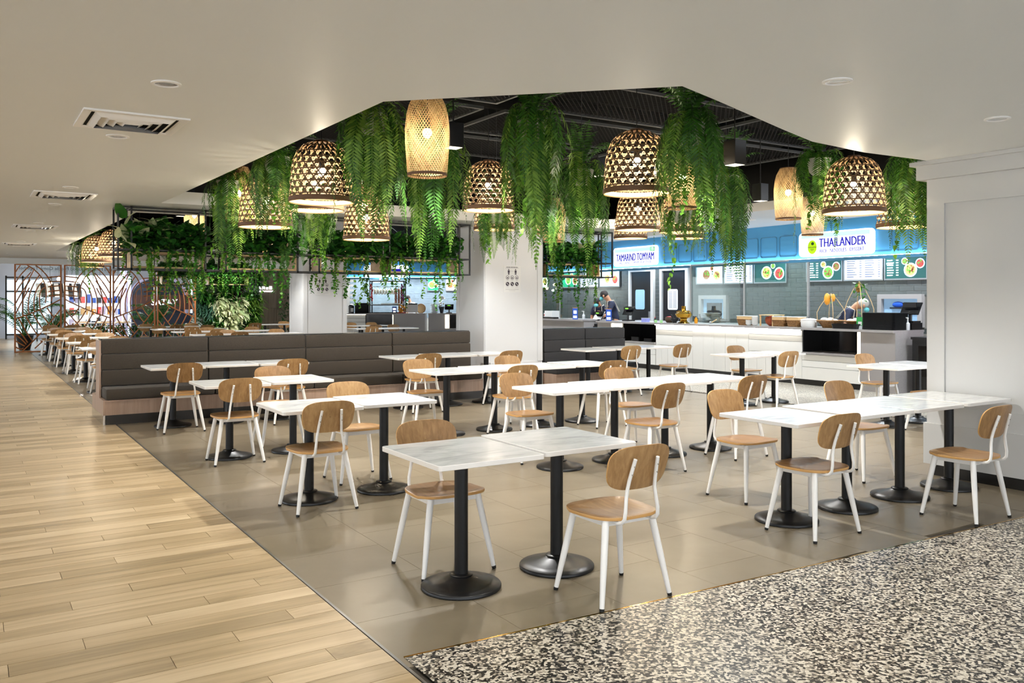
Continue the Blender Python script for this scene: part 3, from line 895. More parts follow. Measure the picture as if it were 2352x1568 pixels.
for k, x, y, z, lb in (
    ('B', 2.65, 7.29, 2.42, 'large bell-shaped bamboo lamp left of the tall woven lamp'),
    ('B', 4.81, 5.56, 2.46, 'large bell-shaped bamboo lamp right of centre, nearest to the camera'),
    ('B', 4.79, 7.98, 2.53, 'bell-shaped bamboo lamp in front of the white column top'),
    ('B', 7.12, 5.10, 2.38, 'bell-shaped bamboo lamp before the blue stall beside the right pier'),
    ('B', 7.27, 8.38, 2.45, 'bell-shaped bamboo lamp directly below the big right of centre lamp'),
    ('B', 2.72, 9.21, 2.34, 'bell-shaped bamboo lamp half covered by the leftmost hanging ferns'),
    ('B', 4.12, 9.77, 2.29, 'bell-shaped bamboo lamp behind the short woven lamp left of centre'),
    ('B', 6.08, 9.97, 2.51, 'small bell-shaped bamboo lamp under the lamp at the column top'),
    ('B', 7.82, 8.16, 2.43, 'bell-shaped bamboo lamp veiled by the long fern right of centre'),
    ('B', 9.74, 10.06, 2.54, 'small far bell-shaped bamboo lamp above the blue stall panels'),
    ('B', 9.55, 11.2, 2.60, 'small far bell-shaped bamboo lamp right of the white column'),
    ('B', 8.33, 5.35, 2.32, 'bell-shaped bamboo lamp cut off by the right pier'),
    ('B', 2.30, 21.0, 2.28, 'lowest of three far bamboo lamps at the left edge'),
    ('B', 2.22, 19.2, 2.32, 'middle of three far bamboo lamps at the left edge'),
    ('B', 2.45, 18.5, 2.41, 'highest of three far bamboo lamps at the left edge'),
    ('B', 3.05, 8.55, 2.48, 'bell-shaped bamboo lamp hidden behind the large left lamp'),
    ('B', 7.4, 18.4, 2.45, 'tiny far bamboo lamp seen through the planter rack'),
    ('B', 5.2, 17.0, 2.42, 'far bamboo lamp glowing behind the planter rack leaves'),
    ('T', 2.97, 5.86, 2.50, 'tall slim woven lamp touching the ceiling edge'),
    ('T', 4.51, 10.75, 2.50, 'short slim woven lamp left of centre above the planter rack'),
    ('T', 8.44, 6.96, 2.53, 'slim woven lamp hanging alone before the blue stall'),
    ('T', 7.57, 10.98, 2.58, 'slim woven lamp in front of the column right edge'),
    ('T', 10.50, 8.22, 2.50, 'slim woven lamp beside the stall sign behind fern leaves'),
    ('T', 3.25, 15.11, 2.65, 'far slim woven lamp above the first planter box'),
    ('T', 2.62, 9.9, 2.44, 'slim woven lamp glowing between the leftmost ferns'),
    ('T', 7.15, 10.08, 2.39, 'small slim woven lamp low beside the white column'),
    ('T', 6.36, 6.62, 2.51, 'slim woven lamp glowing behind the long fern right of centre')):
    pendant(k, x, y, z, lb, 23. if k == 'B' else 5.5, rnd.uniform(0, 3))
# ---------------- plants ----------------
R5 = random.Random(5)
def frond(path, ml, sp, seed, wmul=1., width=.0135):
    q = random.Random(seed); mb = MB()
    path = [Vector(p) for p in path]
    L = [0]
    for a, b in zip(path, path[1:]): L.append(L[-1]+(b-a).length)
    tot = L[-1]
    def at(s):
        for i in range(len(path)-1):
            if s <= L[i+1]:
                f_ = (s-L[i])/max(1e-6, L[i+1]-L[i]); return path[i].lerp(path[i+1], f_), (path[i+1]-path[i]).normalized()
        return path[-1], (path[-1]-path[-2]).normalized()
    n = int(tot/sp)
    # rachis
    pr = None
    for i in range(0, 13):
        p, t = at(tot*i/12)
        o = len(mb.v); s_ = Vector((.0018, 0, 0))
        mb.v += [tuple(p-s_), tuple(p+s_)]
        if i: mb.f.append((o-2, o-1, o+1, o))
    for i in range(2, n):
        s = tot*i/n; p, t = at(s)
        u = i/n
        ln = ml*min(1., .25+u*3.2)*min(1., (1-u)*2.6+.06)*q.uniform(.85, 1.1)
        side0 = Vector((1, 0, 0)); nrm = side0.cross(t).normalized()
        for sd in (-1, 1):
            dr = (side0*sd+t*.55+nrm*q.uniform(-.25, .15)+Vector((0, 0, -.22))).normalized()
            wv = (t-dr*t.dot(dr)).normalized()*width*(.6+.5*min(1, ln/ml))/1.
            a = p; m1 = p+dr*ln*.45
            tip = p+dr*ln+Vector((0, 0, -ln*.12))
            mb.add([a, m1+wv*.62, tip, m1-wv*.62], [(0, 1, 2), (0, 2, 3)])
    return mb
def hang_path(L, out, up, seed):
    q = random.Random(seed); pts = []
    sx = q.uniform(-.05, .05); k = q.uniform(.8, 1.2)
    for i in range(15):
        u = i/14
        r_ = .05+out*math.sin(min(1., u*2.2)*PI/2)*(1-.18*u)
        z = up*math.sin(min(1., u*3.)*PI) if u < .33 else 0
        z -= L*max(0., u-.10)**1.15*1.13
        pts.append((sx*u*2*math.sin(u*3*k), r_, z))
    return pts
def arch_path(L, el, seed):
    q = random.Random(seed); pts = []
    for i in range(10):
        u = i/9
        a = el-1.35*u*u
        if not pts: p = Vector((0, .02, 0))
        else: p = pts[-1]+Vector((q.uniform(-.004, .004), math.cos(a), math.sin(a)))*L/9
        pts.append(p)
    return pts
FH = [frond(hang_path(l, o, u, s), .088, .0265, s).mesh('frond', 'fern') for s, (l, o, u) in enumerate(((.42, .22, .12), (.58, .20, .11), (.72, .24, .13), (.86, .17, .09), (1.02, .20, .1), (.50, .27, .15), (.66, .14, .07), (.94, .14, .06)))]
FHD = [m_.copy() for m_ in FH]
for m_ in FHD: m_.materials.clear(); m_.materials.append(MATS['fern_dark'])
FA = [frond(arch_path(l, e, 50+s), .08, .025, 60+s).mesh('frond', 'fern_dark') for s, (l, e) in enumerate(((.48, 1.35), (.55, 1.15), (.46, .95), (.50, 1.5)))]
def leaf_pts(l, w_, bend=.15, n=4, heart=.0):
    # leaf along +y, returns verts/faces
    vs, fs = [(0, 0, 0)], []
    prev = None
    for i in range(1, n+1):
        u = i/n
        ww = w_*math.sin(PI*min(1, u**.75*1.0))*.5 if i < n else 0
        y = l*u; z = -bend*l*u*u
        if i < n:
            vs += [(-ww, y-heart*l*(1-u), z+.12*ww), (0, y, z), (ww, y-heart*l*(1-u), z+.12*ww)]
        else: vs.append((0, y, z))
    fs += [(0, 2, 1), (0, 3, 2)]
    for i in range(n-2):
        o = 1+3*i
        fs += [(o, o+1, o+4, o+3), (o+1, o+2, o+5, o+4)]
    o = 1+3*(n-2); e = len(vs)-1
    fs += [(o, o+1, e), (o+1, o+2, e)]
    return vs, fs
def put_leaf(mb, base, yaw, pitch, roll, l, w_, bend=.2, n=4, heart=0.):
    vs, fs = leaf_pts(l, w_, bend, n, heart)
    M = Matrix.Translation(base) @ Matrix.Rotation(yaw, 4, 'Z') @ Matrix.Rotation(pitch, 4, 'X') @ Matrix.Rotation(roll, 4, 'Y')
    mb.add([M @ Vector(v_) for v_ in vs], fs)
def vine(L, seed, ls=.04, mt='ivy'):
    q = random.Random(seed); mb = MB(); p = Vector((0, 0, 0)); pts = [p.copy()]
    ph = q.uniform(0, 6)
    n = int(L/.035)
    for i in range(n):
        u = i/n
        p = p+Vector((.012*math.sin(i*.5+ph), (.03 if i < 3 else .006*math.cos(i*.4+ph)), -.035 if i > 1 else -.01))
        pts.append(p.copy())
        for s in range(q.choice((1, 2, 2))):
            put_leaf(mb, p, q.uniform(0, 6.28), q.uniform(-1.1, .1), q.uniform(-.4, .4), ls*q.uniform(.7, 1.25), ls*q.uniform(.65, .95), .25, 3, .25)
    mb.tube(pts, .0022, 3, False)
    return mb.mesh('vine', mt)
VN = [vine(l, 100+i, .052) for i, l in enumerate((.3, .42, .55, .66, .8))]
VD = [v_.copy() for v_ in VN]
for v_ in VD: v_.materials.clear(); v_.materials.append(MATS['leaf_mid'])
pot_me = MB().lathe([(.07, -.16), (.10, -.13), (.125, -.02), (.13, 0), (.12, 0), (.115, -.02)], 20).mesh('pot', 'pot_white', True)
fern_soil = MB().lathe([(.114, -.03), (.02, -.02)], 14).mesh('soil', 'soil')
def fern(x, y, z, n, lmul, wmul, label, ztop=3.86, nar=13, dark=.5, vines=0, seed=0):
    q = random.Random(1000+seed)
    t = thing('hanging_fern', label, 'hanging plant', (x, y, z), 0, 'hanging fern baskets in the ceiling opening')
    link('pot', pot_me, t); link('soil', fern_soil, t)
    c_ = MB()
    for k in range(3):
        a = 2*PI*k/3
        c_.tube([(.125*math.cos(a), .125*math.sin(a), 0), (0, 0, .38)], .0035, 4)
    c_.tube([(0, 0, .38), (0, 0, max(.4, ztop-z))], .0035, 4)
    c_.build('chain', 'chain', t)
    for i in range(n):
        a = 2*PI*(i+q.uniform(-.3, .3))/n*3.0
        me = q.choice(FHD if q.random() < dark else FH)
        s = q.uniform(.85, 1.1)
        link('frond', me, t, (0, 0, q.uniform(-.04, .03)), (q.uniform(-.08, .08), q.uniform(-.1, .1), a), (s*wmul, s*wmul, s*lmul))
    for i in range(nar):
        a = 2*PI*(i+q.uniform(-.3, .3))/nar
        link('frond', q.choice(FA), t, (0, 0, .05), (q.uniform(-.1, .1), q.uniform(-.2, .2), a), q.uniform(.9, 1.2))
    for i in range(vines):
        a = q.uniform(0, 6.28)
        link('vine', q.choice(VN), t, (.1*math.cos(a), .1*math.sin(a), 0), (0, 0, a), (1, 1, q.uniform(.9, 1.4)))
    return t
i = 0
for x, y, z, n, lm, wm, v_, lb in (
    (2.82, 6.55, 3.08, 33, .95, 1.15, 3, 'dense hanging fern left of the tall woven lamp, under the ceiling edge'),
    (2.56, 8.30, 2.95, 25, .85, 1.0, 5, 'hanging fern just left of the large left bamboo lamp'),
    (2.46, 9.75, 2.88, 24, .95, 1.0, 6, 'leftmost large hanging fern, trailing over the planter rack'),
    (3.57, 6.97, 2.92, 33, 1.08, 1.25, 4, 'wide hanging fern between the tall woven lamp and the column lamp'),
    (4.02, 5.98, 3.06, 33, 1.12, 1.05, 5, 'tall hanging fern in the middle, left of the big bamboo lamp'),
    (5.46, 7.19, 2.92, 27, .95, 1.05, 4, 'hanging fern behind and left of the big bamboo lamp'),
    (4.78, 4.90, 2.93, 30, .98, 1.05, 9, 'large hanging fern right of the big bamboo lamp with ivy trails'),
    (6.45, 6.09, 2.80, 27, 1.05, 1.05, 5, 'hanging fern trailing lowest, right of the large ivy fern'),
    (7.29, 5.62, 2.98, 24, .85, 1.0, 9, 'hanging fern left of the lamp beside the right pier'),
    (7.95, 5.02, 2.92, 28, .98, 1.1, 9, 'hanging fern cut off by the right pier'),
    (2.12, 20.2, 2.72, 18, .8, 1.1, 2, 'far hanging fern above the three lamps at the left edge'),
    (3.42, 9.68, 2.66, 18, .68, .95, 5, 'low hanging fern below the large left bamboo lamp'),
    (5.27, 8.60, 2.62, 18, .62, 1.05, 5, 'low hanging fern in front of the white column'),
    (5.75, 8.3, 2.70, 20, .78, 1.0, 5, 'hanging fern right of the slim lamp at the column edge'),
    (7.1, 7.4, 2.62, 15, .62, .9, 6, 'small hanging fern above the first stall sign')):
    fern(x, y, z, n, lm, wm, lb, vines=v_, seed=i); i += 1

# ---------------- planter racks ----------------
def bigleaf(l, w_, seed, mt, n=6):
    mb = MB(); put_leaf(mb, (0, 0, 0), 0, 0, 0, l, w_, .35, n, .12)
    return mb.mesh('leaf', mt)
BL = [bigleaf(.34, .16, 1, 'leaf_mid'), bigleaf(.42, .19, 2, 'leaf_dark'), bigleaf(.30, .12, 3, 'leaf_pale'), bigleaf(.38, .11, 4, 'leaf_dark'), bigleaf(.26, .15, 5, 'leaf_mid')]
def leafmass(x0, x1, y0, y1, z0, z1, n, mts, seed, ls=.055):
    q = random.Random(seed); out = []
    for mt in mts:
        mb = MB()
        for _ in range(n):
            p = (q.uniform(x0, x1), q.uniform(y0, y1), z0+(z1-z0)*q.random()**.8)
            put_leaf(mb, p, q.uniform(0, 6.28), q.uniform(-.7, .9), q.uniform(-.5, .5), ls*q.uniform(.6, 1.3), ls*q.uniform(.45, .75), .25, 3, .2)
        out.append(mb.mesh('foliage', mt))
    return out
def rack(x0, x1, y0, y1, boxes, label, posts, plabels, seed):
    z0, z1, zm = 1.945, 2.772, 2.195
    t = thing('planter_rack', label, 'planter rack', ((x0+x1)/2, (y0+y1)/2, z0))
    ox, oy, oz = -(x0+x1)/2, -(y0+y1)/2, -z0
    r_ = .011
    def bar(name, *b):
        MB().box(b[0]+ox, b[1]+ox, b[2]+oy, b[3]+oy, b[4]+oz, b[5]+oz).build(name, 'dark_frame', t)
    for y in (y0, y1):
        for z in (z0, zm, z1-2*r_): bar('rail', x0, x1, y-r_, y+r_, z, z+2*r_)
        for x in posts: bar('post', x-r_, x+r_, y-r_, y+r_, z0, z1)
    for x in posts:
        for z in (z0, zm, z1-2*r_): bar('cross_bar', x-r_, x+r_, y0, y1, z, z+2*r_)
    for k, (a, b) in enumerate(boxes):
        w_ = thing('wooden_planter_tray', plabels[k][0], 'planter', ((a+b)/2, (y0+y1)/2, z0+.024), group='pale wood planter trays')
        L = (b-a)/2; D = (y1-y0)/2-.02; H = .215; th = .022
        bx('board', 'pale_wood', w_, -L, L, -D, D, 0, th); bx('board', 'pale_wood', w_, -L, L, -D, D, H-th, H)
        bx('board', 'pale_wood', w_, -L, -L+th, -D, D, th, H-th); bx('board', 'pale_wood', w_, L-th, L, -D, D, th, H-th)
        q = random.Random(seed*17+k)
        p = thing('trailing_plant', plabels[k][1], 'plant', ((a+b)/2, (y0+y1)/2, z0+.25))
        for me in leafmass(-L-.06, L+.06, -D-.08, D+.08, -.04, .36, 620, ('leaf_dark', 'leaf_mid'), seed*31+k, .115):
            tag(link('foliage', me, p), kind='stuff')
        for i in range(int(26*(b-a))+10):
            me = q.choice(BL) if k else BL[q.choice((0, 1, 2, 2, 2, 4))]
            link('leaf', me, p, (q.uniform(-L, L), q.uniform(-D, D), q.uniform(.08, .34)), (q.uniform(.1, 1.2), q.uniform(-.4, .4), q.uniform(0, 6.28)), q.uniform(.6, 1.1))
        for i in range(int(20*(b-a))+6):
            yy = q.choice((-D-.03, -D-.05, -D, D+.03))
            link('vine', q.choice(VN if q.random() < .45 else VD), p, (q.uniform(-L-.05, L+.05), yy, q.uniform(-.02, .1)), (0, 0, (PI if yy < 0 else 0)+q.uniform(-.6, .6)), q.uniform(.8, 1.15))
        if seed == 1 and k == 0:
            for i in range(26):
                link('leaf', BL[q.choice((2, 2, 0))], p, (q.uniform(-L-.18, -L+.45), q.uniform(-D-.1, D), q.uniform(.10, .42)), (q.uniform(.0, 1.2), q.uniform(-.4, .4), q.uniform(1.2, 4.2)), q.uniform(.7, 1.15))
        for i in range(3):
            link('frond', q.choice(FHD), p, (q.uniform(-L, L), q.uniform(-D, D), .15), (0, 0, q.uniform(0, 6.28)), (1, 1, .5))
    return t
rack(1.64, 6.86, 12.02, 12.42, [(1.80, 2.72), (3.02, 4.0), (4.35, 5.32), (5.47, 6.66)], 'long black metal hanging rack above the brown bench', [1.64, 1.80, 2.73, 3.0, 4.01, 4.33, 5.34, 5.45, 6.67, 6.86],
     [('first wooden planter tray from the left on the long rack', 'broad-leaved variegated plant in the first tray of the long rack'), ('second wooden planter tray from the left on the long rack', 'dark leafy plant in the second tray of the long rack'), ('third wooden planter tray from the left on the long rack', 'trailing ivy plant in the third tray of the long rack'), ('fourth wooden planter tray from the left on the long rack', 'trailing ivy plant in the fourth tray by the white column')], 1)
rack(8.29, 9.82, 12.02, 12.42, [(8.40, 9.55)], 'short black metal hanging rack above the grey bench', [8.29, 8.38, 9.57, 9.82],
     [('wooden planter tray on the short rack above the grey bench', 'bushy trailing plant in the short rack above the grey bench')], 2)
rack(4.2, 6.9, 24.3, 24.7, [(4.4, 5.4), (5.6, 6.7)], 'far black metal hanging rack beyond the long rack', [4.2, 5.5, 6.9],
     [('left wooden planter tray on the far rack', 'left trailing plant on the far rack'), ('right wooden planter tray on the far rack', 'right trailing plant on the far rack')], 3)
# ---------------- right food stall ----------------
CT = 1.045
counter = thing('service_counter', 'long white boarded food counter with grey stone top and lit front', 'counter', (12.9, 12.2, 0))
def cb(name, mt, x0, x1, y0, y1, z0, z1, par=None):
    return bx(name, mt, par or counter, x0-12.9, x1-12.9, y0-12.2, y1-12.2, z0, z1)
cb('worktop', 'quartz', 12.84, 13.72, 8.46, 16.35, 1.005, CT)
cb('end_block', 'quartz', 12.9, 13.7, 8.46, 9.115, 0, 1.005)
cb('end_block', 'quartz', 12.9, 13.7, 15.84, 16.35, 0, 1.005)
cb('kickboard', 'kick_black', 12.95, 13.6, 9.115, 15.84, 0, .10)
cb('carcass', 'gap_dark', 12.935, 13.6, 9.20, 15.80, .10, .555)
cb('carcass', 'gap_dark', 12.935, 13.6, 10.34, 14.28, .555, 1.004)
def niche(a, b):
    cb('niche_back', 'screen_dark', 13.45, 13.5, a, b, .60, 1.004)
    cb('niche_cheek', 'plastic_black', 12.93, 13.45, a-.012, a, .60, 1.004); cb('niche_cheek', 'plastic_black', 12.93, 13.45, b, b+.012, .60, 1.004)
    cb('niche_sill', 'quartz', 12.88, 13.45, a, b, .565, .60)
niche(9.20, 10.32); niche(14.30, 15.42)
cb('light_strip', 'led_warm', 12.895, 12.93, 9.125, 9.17, .60, .995)
cb('light_strip', 'led_warm', 12.895, 12.93, 15.46, 15.80, .60, .995)
cb('led_strip', 'led_counter', 12.875, 12.90, 10.36, 14.28, .997, 1.004)
def boards_h(a, b, zs):
    for z0, z1 in zip(zs, zs[1:]): cb('board', 'board_white', 12.912, 12.935, a+.003, b-.003, z0+.003, z1-.003)
def boards_v(a, b, n, z0, z1):
    for i in range(n):
        cb('board', 'board_white', 12.912, 12.935, a+(b-a)*i/n+.003, a+(b-a)*(i+1)/n-.003, z0+.003, z1-.003)
boards_v(11.61, 13.14, 5, .10, .985)
for a, b in ((13.14, 14.28), (10.34, 11.61)):
    boards_h(a, b, [.56, .78, .885, .985]); boards_v(a, b, 6, .10, .56)
boards_h(9.125, 10.34, [.10, .33, .45, .56]); boards_h(14.30, 15.82, [.10, .33, .45, .56])
c2 = thing('service_counter', 'grey stone service counter beyond the till gap, behind the grey bench', 'counter', (13.3, 19.4, 0))
bx('body', 'quartz', c2, -.4, .4, -2.5, 2.4, 0, 1.02); bx('worktop', 'quartz', c2, -.45, .42, -2.52, 2.4, 1.02, 1.06)
tc = thing('till_cabinet', 'low black till cabinet in the gap between the stone counters', 'cabinet', (13.45, 16.62, 0))
bx('body', 'plastic_black', tc, -.3, .3, -.22, .22, 0, .9); bx('drawer', 'screen_dark', tc, -.32, -.3, -.2, .2, .7, .86)
# back wall with tiles
wb = bx('wall_back', 'tile_grout', None, 15.0, 15.2, 4.6, 23.2, 0, 3.03)
tag(wb, 'grey glazed brick-tile wall behind the right food stall', kind='structure')
holes = [(16.6, 17.62, 0, 2.42), (15.34, 16.40, 0, 2.42), (14.05, 15.0, 1.02, 1.62), (9.2, 10.2, 1.02, 1.62)]
tme = MB().box(-.009, 0, .0015, .2985, .0015, .0985).mesh('wall_tile', 'wall_tile_grey')
cells = []
for r_ in range(9, 25):
    z = .1*r_+.02
    for k in range(16, 77):
        y = .30*k+(.15 if r_ % 2 else 0)
        segs = [(y, y+.3)]
        for a, b, c_, d_ in holes:
            if z+.1 > c_+.001 and z < d_-.001: segs = [s_ for p0, p1 in segs for s_ in ((p0, min(p1, a)), (max(p0, b), p1)) if s_[1]-s_[0] > .02]
        for p0, p1 in segs: cells.append((proj(15, y, z)[2]+(0 if (1.0 < z < 2.42 and 9.1 < y < 22.5 and not 17.6 < y < 99) else (6 if 1.0 < z < 2.42 and y < 22 and y > 9 else 60)), p0, z, (p1-p0)/.3))
cells.sort(); stf = MB()
for i, (d, y, z, k) in enumerate(cells):
    if i < 300: link('wall_tile', tme, wb, (15.0, y, z), scale=(1, k, 1))
    else: stf.box(14.991, 15.0, y+.0015, y+.3*k-.0015, z+.0015, z+.0985)
tag(stf.build('wall_tile_field', 'wall_tile_grey', wb), kind='stuff')
# doors (recessed leaf look: frame + leaf + vision panel)
for n_, (a, b, lb, vt) in enumerate(((16.62, 17.60, 'dark kitchen door with small window, left of the two', 'kitchen_glow'), (15.36, 16.38, 'dark kitchen door with notice sheet, right of the two', 'paper'))):
    d = bx(f'door_{n_+1}', 'door_black', None, 14.972, 14.998, a+.13, b-.10, 0, 2.3)
    tag(d, lb, kind='structure')
    m_ = MB()
    m_.box(14.93, 14.999, a, a+.10, 0, 2.36); m_.box(14.93, 14.999, b-.08, b, 0, 2.36); m_.box(14.93, 14.999, a+.10, b-.08, 2.29, 2.36)
    m_.build('door_frame', 'door_trim', d)
    yc = (a+b)/2
    pn = MB(); pn.prism(rrect(.36, .52, .05), 0, .006, Matrix.Translation((14.972, yc+.06, 1.56)) @ Matrix.Rotation(-PI/2, 4, 'Z') @ Matrix.Rotation(PI/2, 4, 'X'))
    pn.build('vision_panel' if n_ == 0 else 'notice_sheet', vt, d)
    if n_ == 0: bx('kick_plate', 'aluminium', d, 14.966, 14.972, a+.14, a+.22, .95, 1.25)
    else:
        ln = MB()
        for i in range(11):
            for s in (-1, 1): ln.box(14.9645, 14.966, yc+.06+s*.08-.06, yc+.06+s*.08+.06, 1.36+.038*i, 1.378+.038*i)
        ln.build('notice_print', 'ink_grey', d)
# serving hatches
for n_, (a, b, lb) in enumerate(((14.08, 14.97, 'serving hatch window behind the plate stacks'), (9.24, 10.16, 'serving hatch window behind the black tray stack'))):
    h_ = tag(MB().box(14.9, 14.999, a, a+.09, 1.04, 1.66).box(14.9, 14.999, b-.09, b, 1.04, 1.66).box(14.9, 14.999, a+.09, b-.09, 1.57, 1.66).box(14.9, 14.999, a+.09, b-.09, 1.04, 1.11).build(f'window_{n_+1}', 'quartz'), lb, kind='structure')
    bx('opening', 'kitchen_glow', h_, 14.985, 14.99, a+.09, b-.09, 1.11, 1.57)
    bx('kitchen_shelf', 'kitchen_dark', h_, 14.93, 14.985, a+.2, b-.25, 1.38 if n_ else 1.11, 1.41 if n_ else 1.48)
    if n_ == 1:
        MB().ball((14.95, 9.75, 1.46), .03, .12, .06).build('blue_bag', 'plastic_blue', h_, True)
# fascia
fa = thing('stall_fascia', 'blue illuminated fascia with rounded square panels above the stall', 'fascia', (13.63, 12.7, 0), -PI/2-.047)
FX0, FX1 = -4.9, 9.5
def FL(Y): return 12.7-Y   # local x of a world Y
bx('fascia_board', 'fascia_blue', fa, -9.2, 8.2, 0, .08, 2.30, 3.028)
bx('light_ledge', 'fascia_line', fa, -9.2, 8.2, -.07, .0, 2.27, 2.325)
bx('led_strip', 'led_white', fa, -9.2, 8.2, -.062, -.03, 2.325, 2.331)
def ringmesh(w_, h_, r_, t_):
    o = rrect(w_, h_, r_); n = len(o); i_ = [(x*(1-2*t_/w_), y*(1-2*t_/h_)) for x, y in o]
    mb = MB(); mb.v = [(x, 0, y) for x, y in o]+[(x, 0, y) for x, y in i_]+[(x, -.012, y) for x, y in o]+[(x, -.012, y) for x, y in i_]
    for k in range(n):
        k2 = (k+1) % n
        mb.f += [(2*n+k, 2*n+k2, 3*n+k2, 3*n+k), (k, k2, 2*n+k2, 2*n+k), (n+k, 3*n+k, 3*n+k2, n+k2)]
    return mb.mesh('raised_panel', 'fascia_line')
rm = ringmesh(.44, .42, .05, .012)
for k in range(10): link('raised_panel', rm, fa, (FL(14.66)+.5*k-.02, 0, 2.60))
for k in range(4): link('raised_panel', rm, fa, (FL(9.09)+.5*k, 0, 2.60))
for k in range(6): link('raised_panel', rm, fa, (FL(17.2)-.5*k, 0, 2.60))
def sign(name, Y0, Y1, z0, z1, title, sub, label, tsize, tsx, ssize, ssx):
    xc, w_, h_ = FL((Y0+Y1)/2), Y1-Y0, z1-z0
    t = thing(name, label, 'sign', (0, 0, 0))
    t.parent = None
    t.matrix_world = fa_M @ Matrix.Translation((xc, -.014, (z0+z1)/2))
    m_ = MB(); m_.prism(rrect(w_, h_, .08), 0, .07, Matrix.Rotation(PI/2, 4, 'X'))
    m_.build('lightbox', 'sign_lit', t)
    return t, w_, h_
fa_M = Matrix.Translation((13.63, 12.7, 0)) @ Matrix.Rotation(-PI/2-.047, 4, 'Z')
def lettering(t, name, txt, size, sx, x, z, mt, align='CENTER', y=-.072, bold=.018):
    return link(name, textmesh(txt, size, mt, sx, align, bold=bold), t, (x, y, z), (PI/2, 0, 0))
mat('pattern_teal', 'a8dcea', .5, emit='a8dcea', es=.8)
mat('tag_green', '8fd0a8', .5, emit='8fd0a8', es=.7)
t, w_, h_ = sign('stall_sign', 15.09, 16.76, 2.385, 2.845, '', '', 'lit white stall sign reading TAMARIND TOMYAM in blue', 0, 0, 0, 0)
lettering(t, 'title_text', 'TAMARIND TOMYAM', .255, .60, .02, -.03, 'ink_blue', bold=.022)
lettering(t, 'subtitle_text', '\u00b7 NASI GORENG \u00b7 TOMYAM \u00b7 KUAY TEOW \u00b7', .082, .84, .02, -.16, 'ink_blue', bold=.014)
bx('pattern_band', 'pattern_teal', t, -w_/2+.06, w_/2-.24, -.0715, -.0705, .11, .19)
bx('number_tag', 'tag_green', t, w_/2-.24, w_/2-.05, -.0718, -.0705, .09, .2)
lettering(t, 'number_text', '11', .09, .9, w_/2-.13, .145, 'print_white', y=-.074)
t, w_, h_ = sign('stall_sign', 9.20, 10.84, 2.37, 2.82, '', '', 'lit white stall sign reading THAILANDER with a lime logo', 0, 0, 0, 0)
lettering(t, 'title_text', 'THAILANDER', .235, .72, .17, .01, 'ink_blue', bold=.024)
lettering(t, 'subtitle_text', '\u00b7 RICE \u00b7 NOODLES \u00b7 DESSERT \u00b7', .095, .84, .16, -.135, 'ink_blue', bold=.016)
bx('pattern_band', 'pattern_teal', t, -w_/2+.06, w_/2-.06, -.0715, -.0705, .12, .2)
lg = MB(); lg.prism([(.105*math.cos(2*PI*k/28), .13*math.sin(2*PI*k/28)) for k in range(28)], .072, .076, Matrix.Rotation(PI/2, 4, 'X'))
for p_ in range(len(lg.v)): lg.v[p_] = (lg.v[p_][0]-.50, lg.v[p_][1], lg.v[p_][2]-.05)
lg = lg.build('logo_disc', 'lime', t)
link('logo_text', textmesh('THAILANDER', .036, 'shop_navy', .95), lg, (-.50, -.0765, -.055), (PI/2, 0, 0))
bx('logo_line', 'shop_navy', lg, -.545, -.455, -.0765, -.0755, -.095, -.088); bx('logo_line', 'shop_navy', lg, -.53, -.47, -.0765, -.0755, -.115, -.108)
sw = MB(); sw.ball((-.49, -.0765, .015), .035, .002, .03, 10, 6); sw.build('logo_mark', 'leaf_dark', lg)
